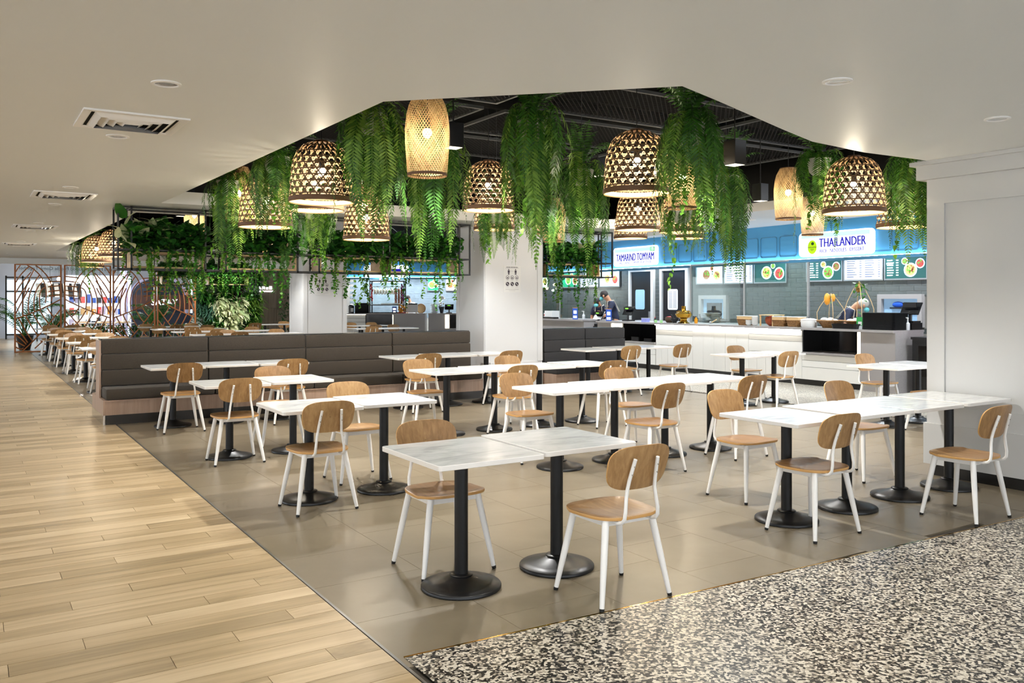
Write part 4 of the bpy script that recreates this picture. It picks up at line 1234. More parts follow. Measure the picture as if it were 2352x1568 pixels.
# menu boards
def menuboard(Y0, Y1, z0, z1, screen, label, kind, seed, X=14.99, par_M=None, fr=.028):
    q = random.Random(seed)
    w_, h_ = Y1-Y0, z1-z0
    t = thing('menu_board', label, 'menu board', (X-.03, (Y0+Y1)/2, (z0+z1)/2), -PI/2, 'lit menu boards over the stalls')
    if par_M is not None: t.matrix_world = par_M
    m_ = MB().box(-w_/2, w_/2, -.02, .02, h_/2-fr, h_/2).box(-w_/2, w_/2, -.02, .02, -h_/2, -h_/2+fr).box(-w_/2, -w_/2+fr, -.02, .02, -h_/2+fr, h_/2-fr).box(w_/2-fr, w_/2, -.02, .02, -h_/2+fr, h_/2-fr)
    m_.build('frame', 'aluminium', t)
    bx('screen', screen, t, -w_/2+fr, w_/2-fr, -.008, .01, -h_/2+fr, h_/2-fr)
    iw, ih = w_-2*fr-.02, h_-2*fr-.02
    def disc(x, z, r_, mt, y, name):
        d = MB(); n = 18
        d.prism([(r_*math.cos(2*PI*k/n), r_*math.sin(2*PI*k/n)) for k in range(n)], y, y+.0012, Matrix.Translation((x, 0, z)) @ Matrix.Rotation(PI/2, 4, 'X'))
        d.build(name, mt, t)
    def lines(x0, x1, z0_, z1_, n, mt, price=True):
        l_ = MB()
        for i in range(n):
            z = z1_-(z1_-z0_)*(i+.5)/n
            l_.box(x0, x0+(x1-x0)*q.uniform(.45, .7), -.0096, -.0084, z-.009, z+.009)
            if price: l_.box(x1-.05, x1, -.0096, -.0084, z-.009, z+.009)
        tag(l_.build('menu_print', mt, t), kind='stuff')
    if kind == 'text':
        lines(-iw/2+.04, -.03, -ih*.45, ih*.45, 8, 'print_grey'); lines(.04, iw/2-.03, -ih*.45, ih*.45, 8, 'print_grey')
    else:
        foods = [('print_green', 'print_yellow'), ('print_brown', 'print_red'), ('print_yellow', 'print_green'), ('print_red', 'print_brown')]
        R0 = ih*.34
        sp = [(iw*.12, -ih*.12, R0), (iw*.36, ih*.18, R0*.7), (-iw*.02, ih*.30, R0*.5)] if kind == 'L' else [(-iw*.12, -ih*.02, R0*1.05), (iw*.30, -ih*.08, R0*1.0), (iw*.1, ih*.34, R0*.45)]
        for i, (x, z, r_) in enumerate(sp):
            r_ = min(r_, ih/2-abs(z), iw/2-abs(x))
            f_ = foods[(seed+i) % 4]; e = .0022*i
            disc(x, z, r_, 'print_white', .0085+e, 'bowl_picture'); disc(x, z, r_*.80, f_[0], .0092+e, 'food_picture')
            for ci, mt in enumerate((f_[1], 'print_white' if i % 2 else 'print_yellow', 'print_green', 'print_brown')):
                d = MB()
                for _ in range(7):
                    a_, rr = q.uniform(0, 6.28), r_*.62*math.sqrt(q.random()); s_ = r_*q.uniform(.06, .17); ro = q.uniform(0, 3.1)
                    d.prism([(s_*1.7*math.cos(k_*PI/4)*math.cos(ro)-s_*math.sin(k_*PI/4)*math.sin(ro), s_*1.7*math.cos(k_*PI/4)*math.sin(ro)+s_*math.sin(k_*PI/4)*math.cos(ro)) for k_ in range(8)], .0100+e+.0002*ci, .0101+e+.0002*ci, Matrix.Translation((x+rr*math.cos(a_), 0, z+rr*math.sin(a_))) @ Matrix.Rotation(PI/2, 4, 'X'))
                tag(d.build('food_picture', mt, t), kind='stuff')
        if kind == 'L': lines(-iw/2+.02, -iw*.18, -ih*.42, ih*.42, 7, 'print_white')
    return t
menuboard(17.98, 18.86, 1.90, 2.38, 'screen_pale', 'menu board with a white bowl left of the kitchen doors', 'R', 2)
menuboard(18.90, 19.76, 1.90, 2.38, 'screen_white', 'white text menu board partly veiled by ivy left of the doors', 'text', 3)
menuboard(19.80, 20.68, 1.90, 2.38, 'screen_green', 'green menu board behind the ivy left of the doors', 'R', 4)
menuboard(21.35, 22.2, 1.90, 2.38, 'screen_pale', 'pale menu board beside the white column', 'R', 5)
menuboard(14.21, 15.10, 1.92, 2.40, 'screen_pale', 'menu board with fried egg dish right of the kitchen doors', 'R', 1)
menuboard(13.30, 14.19, 1.92, 2.40, 'screen_white', 'white text menu board with small prices behind the glass', 'text', 7)
menuboard(12.37, 13.28, 1.92, 2.40, 'screen_teal', 'menu board with two noodle bowls behind the glass', 'R', 6)
menuboard(10.97, 11.86, 1.93, 2.40, 'screen_teal', 'dark teal menu board with curry bowls and rice', 'L', 0)
menuboard(10.06, 10.95, 1.93, 2.40, 'screen_white', 'white text menu board above the mango basket', 'text', 9)
mb_ = menuboard(9.15, 10.04, 1.93, 2.40, 'screen_teal', 'dark teal dessert menu board beside the right pier', 'L', 2)
link('dessert_text', textmesh('Dessert', .05, 'print_white', .9, 'LEFT'), mb_, (-.40, -.011, .08), (PI/2, 0, 0))
# glass screens over the counter
def glasspanel(Y0, Y1, z1, label, posts, X=13.5, mt='glass_green', z0=CT):
    t = thing('glass_screen', label, 'glass screen', (X, (Y0+Y1)/2, z0), 0, 'glass sneeze screens on the counter')
    L = (Y1-Y0)/2
    bx('pane', mt, t, -.005, .005, -L, L, .0, z1-z0)
    for s in posts: bx('post', 'aluminium', t, -.02, .02, s*L-.02, s*L+.02, 0, z1-z0)
    bx('clamp_rail', 'aluminium', t, -.015, .015, -L, L, z1-z0, z1-z0+.03)
glasspanel(12.36, 13.78, 2.30, 'glass screen in front of the brass hotpot and plates', (1,))
glasspanel(10.66, 12.24, 2.30, 'glass screen behind the wicker baskets', (1, -1))
glasspanel(18.6, 21.6, 2.30, 'greenish glass screen beside the white column', (), z0=1.06)
gs = thing('acrylic_screen', 'small tilted clear acrylic screen on the stone counter', 'acrylic screen', (13.1, 18.0, 1.06))
bx('sheet', 'glass', gs, -.25, .25, -.003, .003, 0, .55); gs.rotation_euler = (.0, 0, .5)
bx('edge', 'led_white' if 0 else 'clear_plastic', gs, -.25, -.244, -.004, .004, 0, .55)
# ceiling spots under fascia and stall light
for y in (8.2, 10.2, 12.2, 14.2, 16.2, 18.4, 20.6):
    downlight(14.3, y, f'small cool downlight over the stall at {ORD[int((y-8)/2.05)]} place from the right', 170, COOL, 3.03, 140)
for y in (6.5, 8.7, 10.9, 13.1, 15.3, 17.5, 19.7):
    downlight(12.2, y, f'small cool downlight in the white strip before the stall, {ORD[int((y-6.4)/2.2)]} from the right', 130, COOL, 3.03, 140)
# ---------------- goods on the right counter ----------------
def lth(name, prof, mt, par, n=22, loc=(0, 0, 0), sx=1, sy=1, caps=(True, True)):
    return MB().lathe(prof, n, loc[0], loc[1], loc[2], sx, sy, caps[0], caps[1]).build(name, mt, par, True)
def basket(x, y, z, w_, d_, label, cloth=None):
    t = thing('wicker_basket', label, 'basket', (x, y, z), group='wicker baskets on the counter')
    n = 28; o = rrect(w_, d_, .05)
    mb = MB(); N = len(o)
    lv = [(.82, 0), (.9, .06), (1., .12)]
    for k, h_ in lv: mb.v += [(p[0]*k, p[1]*k, h_) for p in o]
    for k, h_ in ((.95, .12), (.78, .012)): mb.v += [(p[0]*k, p[1]*k, h_) for p in o]
    for i in range(4):
        for k in range(N): mb.f.append((i*N+k, i*N+(k+1) % N, (i+1)*N+(k+1) % N, (i+1)*N+k))
    mb.f.append(tuple(range(N-1, -1, -1))); mb.f.append(tuple(4*N+k for k in range(N)))
    mb.build('body', 'wicker', t)
    rim = MB()
    pts = [(p[0], p[1], .12) for p in o]; rim.tube(pts+[pts[0]], .008, 5, False); rim.build('rim', 'wicker', t)
    for hh in (.03, .06, .09):
        rr = MB(); k = .82+.18*hh/.12; pts = [(p[0]*(k+.012), p[1]*(k+.012), hh) for p in o]; rr.tube(pts+[pts[0]], .005, 4, False); rr.build('woven_band', 'wicker', t)
    if cloth:
        bt = thing('serving_tub', cloth, 'tub', (x, y, z+.125)); m_ = MB(); m_.prism(rrect(w_*.98, d_*.98, .04), 0, .055); m_.build('tub', 'bamboo_pale', bt)
        m_ = MB(); m_.prism(rrect(w_*1.02, d_*1.02, .04), .055, .066); m_.build('lid', 'ceramic', bt)
    return t
basket(13.15, 11.86, CT, .26, .36, 'wicker basket at the left of the counter basket row', 'low tub with pale lid on the leftmost wicker basket')
basket(13.15, 11.00, CT, .26, .30, 'wicker basket right of the red clay pot', 'low wooden tub on the middle wicker basket')
basket(13.15, 10.66, CT, .26, .30, 'wicker basket left of the white lidded pot', 'low wooden tub on the right wicker basket')
bowl_prof = [(.025, 0), (.055, .022), (.068, .045), (.064, .045), (.05, .024), (.02, .008)]
bme = MB().lathe(bowl_prof, 18).mesh('bowl', 'ceramic', True)
for k, (x, y, n, nm) in enumerate(((13.02, 11.70, 4, 'left short'), (13.04, 11.56, 7, 'right tall'))):
    for i in range(n):
        o = link('white_bowl', bme, None, (x, y, CT+.022*i))
        tag(o, f'small white bowl, {ORD[i]} from the bottom of the {nm} stack by the wicker basket', 'bowl', 'small white bowls stacked on the counter')
cp = thing('clay_pot', 'round terracotta cooking pot beside the wicker baskets', 'pot', (13.2, 11.28, CT))
lth('body', [(.05, 0), (.11, .05), (.13, .11), (.12, .17), (.105, .18), (.10, .17)], 'terracotta', cp)
lth('contents', [(.10, .175), (.02, .19)], 'print_red', cp)
ws = thing('wooden_stand', 'small wooden stand framing the terracotta pot', 'stand', (13.2, 11.28, CT))
for sx in (-1, 1):
    for sy in (-1, 1): bx('leg', 'pale_wood', ws, sx*.15-.012, sx*.15+.012, sy*.15-.012, sy*.15+.012, 0, .205)
bx('top', 'pale_wood', ws, -.17, .17, -.17, .17, .205, .22)
wp = thing('lidded_pot', 'white enamel pot with lid and two handles on the counter', 'pot', (13.1, 10.33, CT))
lth('body', [(.13, 0), (.145, .02), (.15, .13), (.142, .135)], 'ceramic', wp)
lth('lid', [(.155, .135), (.15, .145), (.08, .165), (.02, .17)], 'ceramic', wp)
lth('knob', [(.02, .17), (.028, .185), (.02, .195)], 'plastic_black', wp)
for s in (-1, 1): bx('handle', 'ceramic', wp, -.03, .03, s*.165-.022, s*.165+.022, .095, .115)
def handled_basket(x, y, label, hh, mangos, leaves, seed):
    q = random.Random(seed)
    t = thing('tray_basket', label, 'basket', (x, y, CT), group='round handled baskets on the counter')
    lth('body', [(.14, 0), (.19, .07), (.24, .125), (.248, .13), (.235, .125), (.18, .07), (.13, .012)], 'wicker', t, 28)
    rim = MB(); rim.tube([(.243*math.cos(2*PI*k/28), .243*math.sin(2*PI*k/28), .13) for k in range(29)], .014, 6, False); rim.build('rim', 'wicker', t, True)
    top = Vector((0, 0, hh))
    for k in range(4):
        a = PI/4+PI/2*k
        p0 = Vector((.235*math.cos(a), .235*math.sin(a), .13)); mid = p0.lerp(top, .5)+Vector((math.cos(a)*.08, math.sin(a)*.08, 0))
        MB().tube([p0, p0.lerp(mid, .6)+Vector((math.cos(a)*.03, math.sin(a)*.03, 0)), mid, mid.lerp(top, .6)+Vector((math.cos(a)*.02, math.sin(a)*.02, .0)), top], .006, 5).build('handle_cane', 'bamboo_pale', t, True)
    for (dx, dy, dz, s, mt) in mangos:
        mg = thing('mango', 'ripe yellow mango tied to the handle of the left round basket' if mt == 'mango' and s > .9 else ('small yellow mango beside the big one on the basket handle' if mt == 'mango' else 'dull brown mango hanging among leaves on the right basket handle'), 'mango', (x+dx, y+dy, CT+dz))
        MB().ball((0, 0, 0), .045*s, .05*s, .095*s, 14, 10).build('fruit', mt, mg, True)
        MB().tube([(0, 0, .09*s), (0, 0, .12*s)], .004, 5).build('stem', 'bark', mg)
    lv = MB()
    for _ in range(leaves):
        a = q.uniform(0, 6.28); r_ = q.uniform(0, .13)
        put_leaf(lv, (r_*math.cos(a), r_*math.sin(a), hh-.02-abs(q.gauss(0, .14))), q.uniform(0, 6.28), q.uniform(-.8, .5), 0, .085, .06, .25, 3, .2)
    lv.build('leaf_garland', 'leaf_mid', t)
    c_ = MB()
    for _ in range(10):
        c_.ball((q.uniform(-.13, .13), q.uniform(-.13, .13), q.uniform(.10, .15)), q.uniform(.05, .08), None, .04, 9, 6)
    c_.build('bagged_greens', 'cloth_white', t, True)
handled_basket(13.2, 9.93, 'round wicker basket with cane handles and a yellow mango', .62, [(-.03, .06, .52, 1.15, 'mango'), (-.03, -.07, .545, .75, 'mango')], 8, 1)
handled_basket(13.3, 9.42, 'round wicker basket with tall cane handles wrapped in ivy', .83, [(-.03, 0, .72, .9, 'mango_dull')], 46, 2)
bt = thing('bento_tray', 'shallow black compartment tray left of the tray stack', 'tray', (12.98, 9.44, CT))
m_ = MB(); m_.prism(rrect(.22, .46, .03), 0, .012); m_.build('floor', 'plastic_black', bt)
m_ = MB(); o = rrect(.24, .50, .04); n = len(o)
m_.v = [(a*.9, b*.92, .012) for a, b in o]+[(a, b, .09) for a, b in o]+[(a*.95, b*.96, .09) for a, b in o]; m_.f = [(k, (k+1) % n, n+(k+1) % n, n+k) for k in range(n)]+[(n+k, n+(k+1) % n, 2*n+(k+1) % n, 2*n+k) for k in range(n)]
m_.build('wall', 'plastic_black', bt)
for s in (-.12, 0, .12): bx('divider', 'plastic_black', bt, -.1, .1, s-.004, s+.004, .012, .07)
gc = thing('green_card', 'green stand-up price card before the tray stack', 'card', (13.02, 9.205, CT))
bx('card', 'card_green', gc, -.004, .004, -.07, .07, .06, .21); bx('foot', 'clear_plastic', gc, -.03, .03, -.06, .06, 0, .06); bx('printed_square', 'paper', gc, -.0055, -.0042, -.035, .035, .07, .13)
tr_o = rrect(.46, .62, .05); n = len(tr_o)
m_ = MB(); m_.v = [(a*.94, b*.95, 0) for a, b in tr_o]+[(a, b, .019) for a, b in tr_o]+[(a*.97, b*.975, .019) for a, b in tr_o]+[(a*.91, b*.93, .005) for a, b in tr_o]
m_.f = [tuple(range(n-1, -1, -1)), tuple(3*n+k for k in range(n))]+[(i*n+k, i*n+(k+1) % n, (i+1)*n+(k+1) % n, (i+1)*n+k) for i in range(3) for k in range(n)]
tray_me = m_.mesh('serving_tray', 'plastic_black')
for i in range(15):
    tag(link('serving_tray', tray_me, None, (13.13, 8.80, CT+.0192*i)), f'black serving tray, {"topmost" if i == 14 else ORD[i]+" from the bottom"} of the tall stack on the counter end', 'tray', 'black trays stacked on the counter end')
for k, (yy, n_) in enumerate(((15.05, 5), (14.62, 4))):
    for i in range(n_): tag(link('serving_tray', tray_me, None, (13.19, yy, .602+.0192*i), (0, 0, PI/2), (.62, .75, 1)), f'black tray, {ORD[i]} from the bottom of the {"left" if k == 0 else "right"} stack in the left counter niche', 'tray', 'black trays in the counter niche')
def pos(x, y, z, rz, label, lcd=True):
    t = thing('till_terminal', label, 'till', (x, y, z), rz, 'black touchscreen tills')
    m_ = rbox(-.17, .17, -.012, .012, -.12, .12, .006, 1); M = Matrix.Translation((0, .0, .24)) @ Matrix.Rotation(.55, 4, 'X')
    m_.v = [tuple(M @ Vector(v_)) for v_ in m_.v]; m_.build('display', 'screen_dark', t)
    m_ = MB().box(-.12, .12, .03, .055, .26, .34); m_.build('customer_display', 'plastic_black', t)
    if lcd: bx('lcd', 'lcd_green', t, -.05, .06, .055, .057, .285, .31)
    bx('base', 'plastic_black', t, -.11, .11, -.10, .12, 0, .03); MB().tube([(0, .03, .03), (0, .02, .2)], .03, 8).build('stalk', 'plastic_black', t)
pos(13.35, 16.85, .92, -PI/2+PI, 'black touchscreen till in the gap between the counters')
pos(13.35, 15.72, CT, -PI/2+PI, 'black touchscreen till on the left end of the white counter')
pos(13.5, 8.56, 1.165, PI/2, 'black touchscreen till behind the tall tray stack', False)
bx_ = thing('till_plinth', 'black plinth under the till behind the tray stack', 'plinth', (13.53, 8.62, CT)); bx('body', 'plastic_black', bx_, -.15, .15, -.15, .2, 0, .118)
def qstand(x, y, z, label):
    t = thing('table_tent_sign', label, 'sign', (x, y, z), .2)
    M = Matrix.Rotation(-.15, 4, 'Y')
    bx('panel', 'plastic_blue', t, -.004, .004, -.085, .085, 0, .28); bx('printed_block', 'print_white', t, -.0055, -.0042, -.05, .05, .14, .22); bx('printed_block', 'print_white', t, -.0055, -.0042, -.06, .06, .03, .09); bx('header', 'mango', t, -.005, .005, -.085, .085, .28, .292)
qstand(12.98, 17.36, 1.06, 'blue stand-up payment sign on the far stone counter'); qstand(12.95, 15.98, CT, 'blue stand-up payment sign at the left end of the white counter')
def pump(x, y, z, label):
    t = thing('pump_bottle', label, 'bottle', (x, y, z))
    lth('bottle', [(.035, 0), (.038, .01), (.038, .11), (.015, .135), (.015, .15)], 'clear_plastic', t, 14); lth('pump', [(.012, .15), (.012, .19), (.02, .19), (.02, .2)], 'ceramic', t, 10); bx('nozzle', 'ceramic', t, -.055, .01, -.008, .008, .2, .215)
pump(12.99, 17.02, 1.06, 'clear sanitiser pump bottle on the far stone counter')
s2 = pump(13.3, 8.50, CT, 'clear sanitiser pump bottle right of the tray stack')
cu = thing('cup', 'white cup with a red band on the far stone counter', 'cup', (13.2, 19.0, 1.06)); lth('cup', [(.035, 0), (.045, .14)], 'ceramic', cu, 14); lth('band', [(.0405, .06), (.0435, .10)], 'red', cu, 14)
pb = thing('white_box', 'white open carton on the far stone counter', 'box', (13.15, 18.62, 1.06)); bx('carton', 'ceramic', pb, -.12, .12, -.17, .17, 0, .2); bx('tray', 'plastic_black', pb, -.30, -.14, -.5, .12, 0, .04)
tb = thing('plastic_tub', 'pale purple plastic tub on the counter', 'tub', (13.05, 14.78, CT)); m_ = MB(); m_.prism(rrect(.14, .17, .03), 0, .085); m_.build('tub', 'plastic_purple', tb); m_ = MB(); m_.prism(rrect(.15, .18, .03), .085, .093); m_.build('rim', 'clear_plastic', tb)
bc = thing('dark_bottle', 'small dark bottle left of the green cards', 'bottle', (13.05, 14.46, CT)); lth('glass', [(.022, 0), (.024, .07), (.01, .10)], 'plastic_black', bc, 12); lth('cap', [(.011, .10), (.011, .12)], 'red', bc, 10)
for y, nm in ((14.36, 'left'), (14.18, 'right')):
    t = thing('tent_card', f'{nm} of two small lime tent cards on the counter', 'card', (12.98, y, CT)); bx('panel', 'card_lime', t, -.003, .003, -.04, .04, 0, .06); bx('line', 'paper', t, -.004, -.003, -.025, .025, .03, .04)
bp = thing('brown_jar', 'squat brown ceramic jar with spices on the counter', 'jar', (13.15, 14.10, CT)); lth('body', [(.06, 0), (.095, .04), (.10, .09), (.08, .12), (.085, .13)], 'bark', bp); lth('spices', [(.075, .128), (.01, .14)], 'print_red', bp)
mo = thing('mortar', 'black stone mortar with pestle left of the brass hotpot', 'mortar', (13.1, 13.88, CT)); lth('bowl', [(.05, 0), (.045, .02), (.09, .06), (.10, .10), (.085, .10), (.05, .05)], 'plastic_black', mo); MB().tube([(.0, .02, .06), (-.03, .09, .18)], [.014, .018], 8).build('pestle', 'plastic_black', mo, True)
hp = thing('brass_hotpot', 'shiny brass steamboat hotpot with a central chimney', 'hotpot', (13.05, 13.55, CT))
lth('foot', [(.13, 0), (.125, .015), (.09, .03), (.07, .07), (.08, .10)], 'brass', hp, 28); lth('bowl', [(.08, .10), (.15, .13), (.18, .19), (.185, .205), (.17, .21)], 'brass', hp, 28)
lth('lid', [(.17, .21), (.13, .245), (.07, .27), (.05, .28)], 'brass', hp, 28); lth('chimney', [(.05, .275), (.045, .36), (.05, .37), (.04, .37)], 'brass', hp, 20)
kn = MB()
for k in range(10): kn.ball((.115*math.cos(k*.628), .115*math.sin(k*.628), .262), .014, n=8, m=6)
kn.build('lid_studs', 'brass', hp, True)
for s in (-1, 1):
    MB().tube([(0, s*.18, .2), (0, s*.215, .215), (0, s*.215, .245), (0, s*.18, .25)], .008, 6).build('handle', 'brass', hp, True)
ab = thing('amber_bottle', 'amber oil bottle right of the brass hotpot', 'bottle', (13.15, 13.28, CT)); lth('glass', [(.035, 0), (.038, .09), (.014, .12), (.014, .14)], 'amber', ab, 12); lth('cap', [(.015, .14), (.015, .155)], 'plastic_black', ab, 10)
plate_me = MB().lathe([(.06, 0), (.10, .008), (.125, .016), (.12, .017), (.06, .006)], 22).mesh('dinner_plate', 'ceramic', True)
shelf = thing('rear_shelf', 'steel rear work shelf behind the glass screen', 'shelf', (14.45, 12.8, 0)); bx('top', 'aluminium', shelf, -.28, .28, -1.2, 4.0, 1.0, 1.03)
for yy in (-1.1, 1.5, 3.9): bx('leg', 'aluminium', shelf, -.02, .02, yy-.02, yy+.02, 0, 1.0)
for k, yy in enumerate((14.19, 13.92)):
    for i in range(12): tag(link('dinner_plate', plate_me, None, (14.4, yy, 1.032+.0182*i)), f'white plate, {ORD[i]} up the {"left" if k == 0 else "right"} stack behind the glass screen', 'plate', 'white plates stacked behind the glass')
ld = thing('ladle', 'wooden-handled ladle leaning by the plates', 'ladle', (13.4, 13.02, CT)); MB().tube([(0, .05, .02), (-.05, -.14, .09)], .012, 6).build('handle', 'pale_wood', ld, True); MB().ball((.0, .08, .025), .035, .035, .02).build('scoop', 'aluminium', ld, True)
pk = thing('drink_jar', 'pink drink jar in the hatch beside the right pier', 'jar', (13.45, 8.12, .942)); lth('jar', [(.09, 0), (.10, .2), (.09, .24)], 'pink', pk, 16); lth('lid', [(.095, .24), (.05, .3), (.01, .31)], 'clear_plastic', pk, 16)
bo = thing('black_cabinet', 'black cabinet beyond the counter end beside the right pier', 'cabinet', (13.4, 7.7, 0)); bx('body', 'plastic_black', bo, -.25, .3, -.6, .62, 0, .9); bx('top', 'plastic_black', bo, -.28, .3, -.62, .63, .9, .94); bx('lid_panel', 'screen_dark', bo, -.27, -.25, -.5, .5, .3, .8)
# ---------------- people ----------------
def skinmesh(name, pts, edges, rad, mt, sub=2):
    me = bpy.data.meshes.new(name); me.from_pydata([tuple(p) for p in pts], edges, []); o = bpy.data.objects.new(name, me); C.objects.link(o)
    o.modifiers.new('s', 'SKIN'); sv = me.skin_vertices[0].data
    for i, r_ in enumerate(rad):
        sv[i].radius = r_ if isinstance(r_, tuple) else (r_, r_)
    sv[0].use_root = True
    o.modifiers.new('u', 'SUBSURF').levels = sub; o.modifiers['u'].render_levels = sub
    dg = bpy.context.evaluated_depsgraph_get()
    out = bpy.data.meshes.new_from_object(o.evaluated_get(dg)); bpy.data.objects.remove(o)
    out.materials.clear(); out.materials.append(MATS[mt]); out.polygons.foreach_set('use_smooth', [True]*len(out.polygons))
    return out
def person(x, y, z0, yaw, h, lean, armL, armR, label, top='shirt_navy', apron='apron', cap=None, mask=True, head_tilt=.2):
    k = h/1.75
    t = thing('person', label, 'person', (x, y, z0), yaw)
    P, E, Rr = [], [], []
    def add(p, r_, par=None):
        P.append(Vector(p)*k); Rr.append(tuple(c*k for c in r_) if isinstance(r_, tuple) else r_*k)
        if par is not None: E.append((par, len(P)-1))
        return len(P)-1
    RM = Matrix.Rotation(-lean, 3, 'X')
    def up(p): return tuple(RM @ (Vector(p)-Vector((0, 0, .95)))+Vector((0, 0, .95)))
    pel = add((0, 0, .95), (.15, .11)); wa = add(up((0, 0, 1.10)), (.135, .10), pel); chs = add(up((0, 0, 1.30)), (.155, .105), wa)
    nk = add(up((0, .01, 1.47)), .055, chs); hb = add(up((0, .03, 1.56)), (.062, .075), nk)
    HT = up((0, .05+head_tilt*.1, 1.66)); hd = add(HT, (.075, .092), hb); ht = add(up((0, .04+head_tilt*.12, 1.74)), (.05, .06), hd)
    hands = []
    for s, arm in ((-1, armL), (1, armR)):
        sh = add(up((s*.18, 0, 1.40)), .055, chs); el = add(arm[0], .042, sh); wr_ = add(arm[1], .027, el)
        dv = (Vector(arm[1])-Vector(arm[0])).normalized(); sd = dv.cross(Vector((0, 0, 1))).normalized()
        pm_ = add(Vector(arm[1])+dv*.05, (.032, .018), wr_); pe = add(Vector(arm[1])+dv*.095, (.036, .014), pm_)
        for f_ in (-1.5, -.5, .5, 1.5):
            b = Vector(arm[1])+dv*.10+sd*.018*f_
            a1 = add(b+dv*(.035-.004*abs(f_))+Vector((0, 0, -.008)), .0085, pe); add(b+dv*(.065-.007*abs(f_))+Vector((0, 0, -.028)), .007, a1)
        a1 = add(Vector(arm[1])+dv*.05+sd*(-.045*s), .010, pm_); add(Vector(arm[1])+dv*.085+sd*(-.055*s), .008, a1)
        hp_ = add((s*.09, 0, .88), .085, pel); kn_ = add((s*.10, .02, .49), .06, hp_); an = add((s*.10, 0, .09), .04, kn_); add((s*.11, .14, .035), .04, an)
    body = link('body', skinmesh('body', P, E, Rr, 'skin'), t)
    # shirt
    P, E, Rr = [], [], []
    a = add((0, 0, .90), (.165, .125)); b = add(up((0, 0, 1.10)), (.155, .12), a); c_ = add(up((0, 0, 1.32)), (.175, .125), b); add(up((0, .005, 1.45)), (.085, .075), c_)
    for s, arm in ((-1, armL), (1, armR)):
        sh = add(up((s*.18, 0, 1.40)), .075, c_); m1 = Vector(up((s*.18, 0, 1.40))).lerp(Vector(arm[0]), .75); add(m1, .062, sh)
    link('shirt', skinmesh('shirt', P, E, Rr, top), t)
    P, E, Rr = [], [], []
    a = add((0, 0, .92), (.16, .125))
    for s in (-1, 1):
        q_ = add((s*.09, 0, .86), .10, a); w2 = add((s*.10, .02, .49), .078, q_); add((s*.10, 0, .10), .065, w2)
    link('trousers', skinmesh('trousers', P, E, Rr, 'kitchen_dark'), t)
    if apron:
        ap = MB(); N = 10
        for z in (.55, .8, .98, 1.15, 1.36):
            ww = .19 if z < 1.1 else .13
            for i in range(N+1):
                an = -1.2+2.4*i/N if z < 1.1 else -.8+1.6*i/N
                p = Vector((math.sin(an)*(ww+.01), math.cos(an)*(.155), z)); p = Vector(up(p)) if z > .95 else p
                ap.v.append(tuple(p*k))
        for r_ in range(4):
            for i in range(N): ap.f.append((r_*(N+1)+i, r_*(N+1)+i+1, (r_+1)*(N+1)+i+1, (r_+1)*(N+1)+i))
        ap.build('apron', apron, t, True)
        for s in (-1, 1):
            st_ = MB(); st_.tube([Vector(up((s*.10, .145, 1.30)))*k, Vector(up((s*.09, .07, 1.475)))*k, Vector(up((s*.09, -.09, 1.46)))*k, Vector(up((s*.05, -.155, 1.15)))*k], .012*k, 5); st_.build('apron_strap', 'strap', t)
    H = Vector(up((0, .05+head_tilt*.1, 1.645)))*k
    hr = MB(); hr.ball(H+Vector((0, -.018, .03))*k, .086*k, .100*k, .098*k, 14, 10); hr.build('cap' if cap else 'hair', cap or 'hair', t, True)
    f_ = RM @ Vector((0, 1, -.25*head_tilt)); f_.normalize()
    if mask:
        mk = MB(); mk.ball(H+f_*.055*k+Vector((0, 0, -.055))*k, .062*k, .05*k, .05*k, 12, 8); mk.build('face_mask', 'mask', t, True)
    ns = MB(); ns.ball(H+f_*.094*k+Vector((0, 0, -.02))*k, .013*k, .018*k, .022*k, 8, 6); ns.build('nose', 'skin', body, True)
    for s in (-1, 1):
        e_ = MB(); e_.ball(H+Vector((s*.078, .01, -.015))*k, .012*k, .022*k, .032*k, 8, 6); e_.build('ear', 'skin', body, True)
        e_ = MB(); e_.ball(H+f_*.082*k+Vector((s*.03, 0, .012))*k, .009*k, .006*k, .006*k, 8, 5); e_.build('eye', 'hair', body, True)
    return t
person(14.05, 17.05, 0, math.radians(62), 1.84, .30, ((-.22, .22, 1.14), (-.10, .42, 1.02)), ((.27, .12, 1.12), (.12, .44, 1.03)), 'person in navy shirt and grey apron leaning over the till', 'shirt_navy', 'apron', head_tilt=.6)
person(14.25, 17.85, 0, math.radians(120), 1.72, .45, ((-.24, .16, 1.08), (-.12, .38, .98)), ((.24, .18, 1.08), (.10, .40, .98)), 'person in teal face mask bending beside the till', 'shirt_navy', 'apron', head_tilt=.8)
person(14.2, 10.52, 0, math.radians(200), 1.74, .55, ((-.24, .2, 1.02), (-.14, .42, .96)), ((.24, .2, 1.02), (.14, .42, .96)), 'person in pale cap bending behind the leafy basket', 'shirt_navy', 'apron', cap='cap_grey', head_tilt=1.)
person(14.0, 7.72, 0, math.radians(40), 1.70, .12, ((-.24, .12, 1.12), (-.12, .40, 1.10)), ((.24, .14, 1.12), (.10, .42, 1.12)), 'person hidden by the right pier, one hand showing', 'shirt_navy', 'apron')

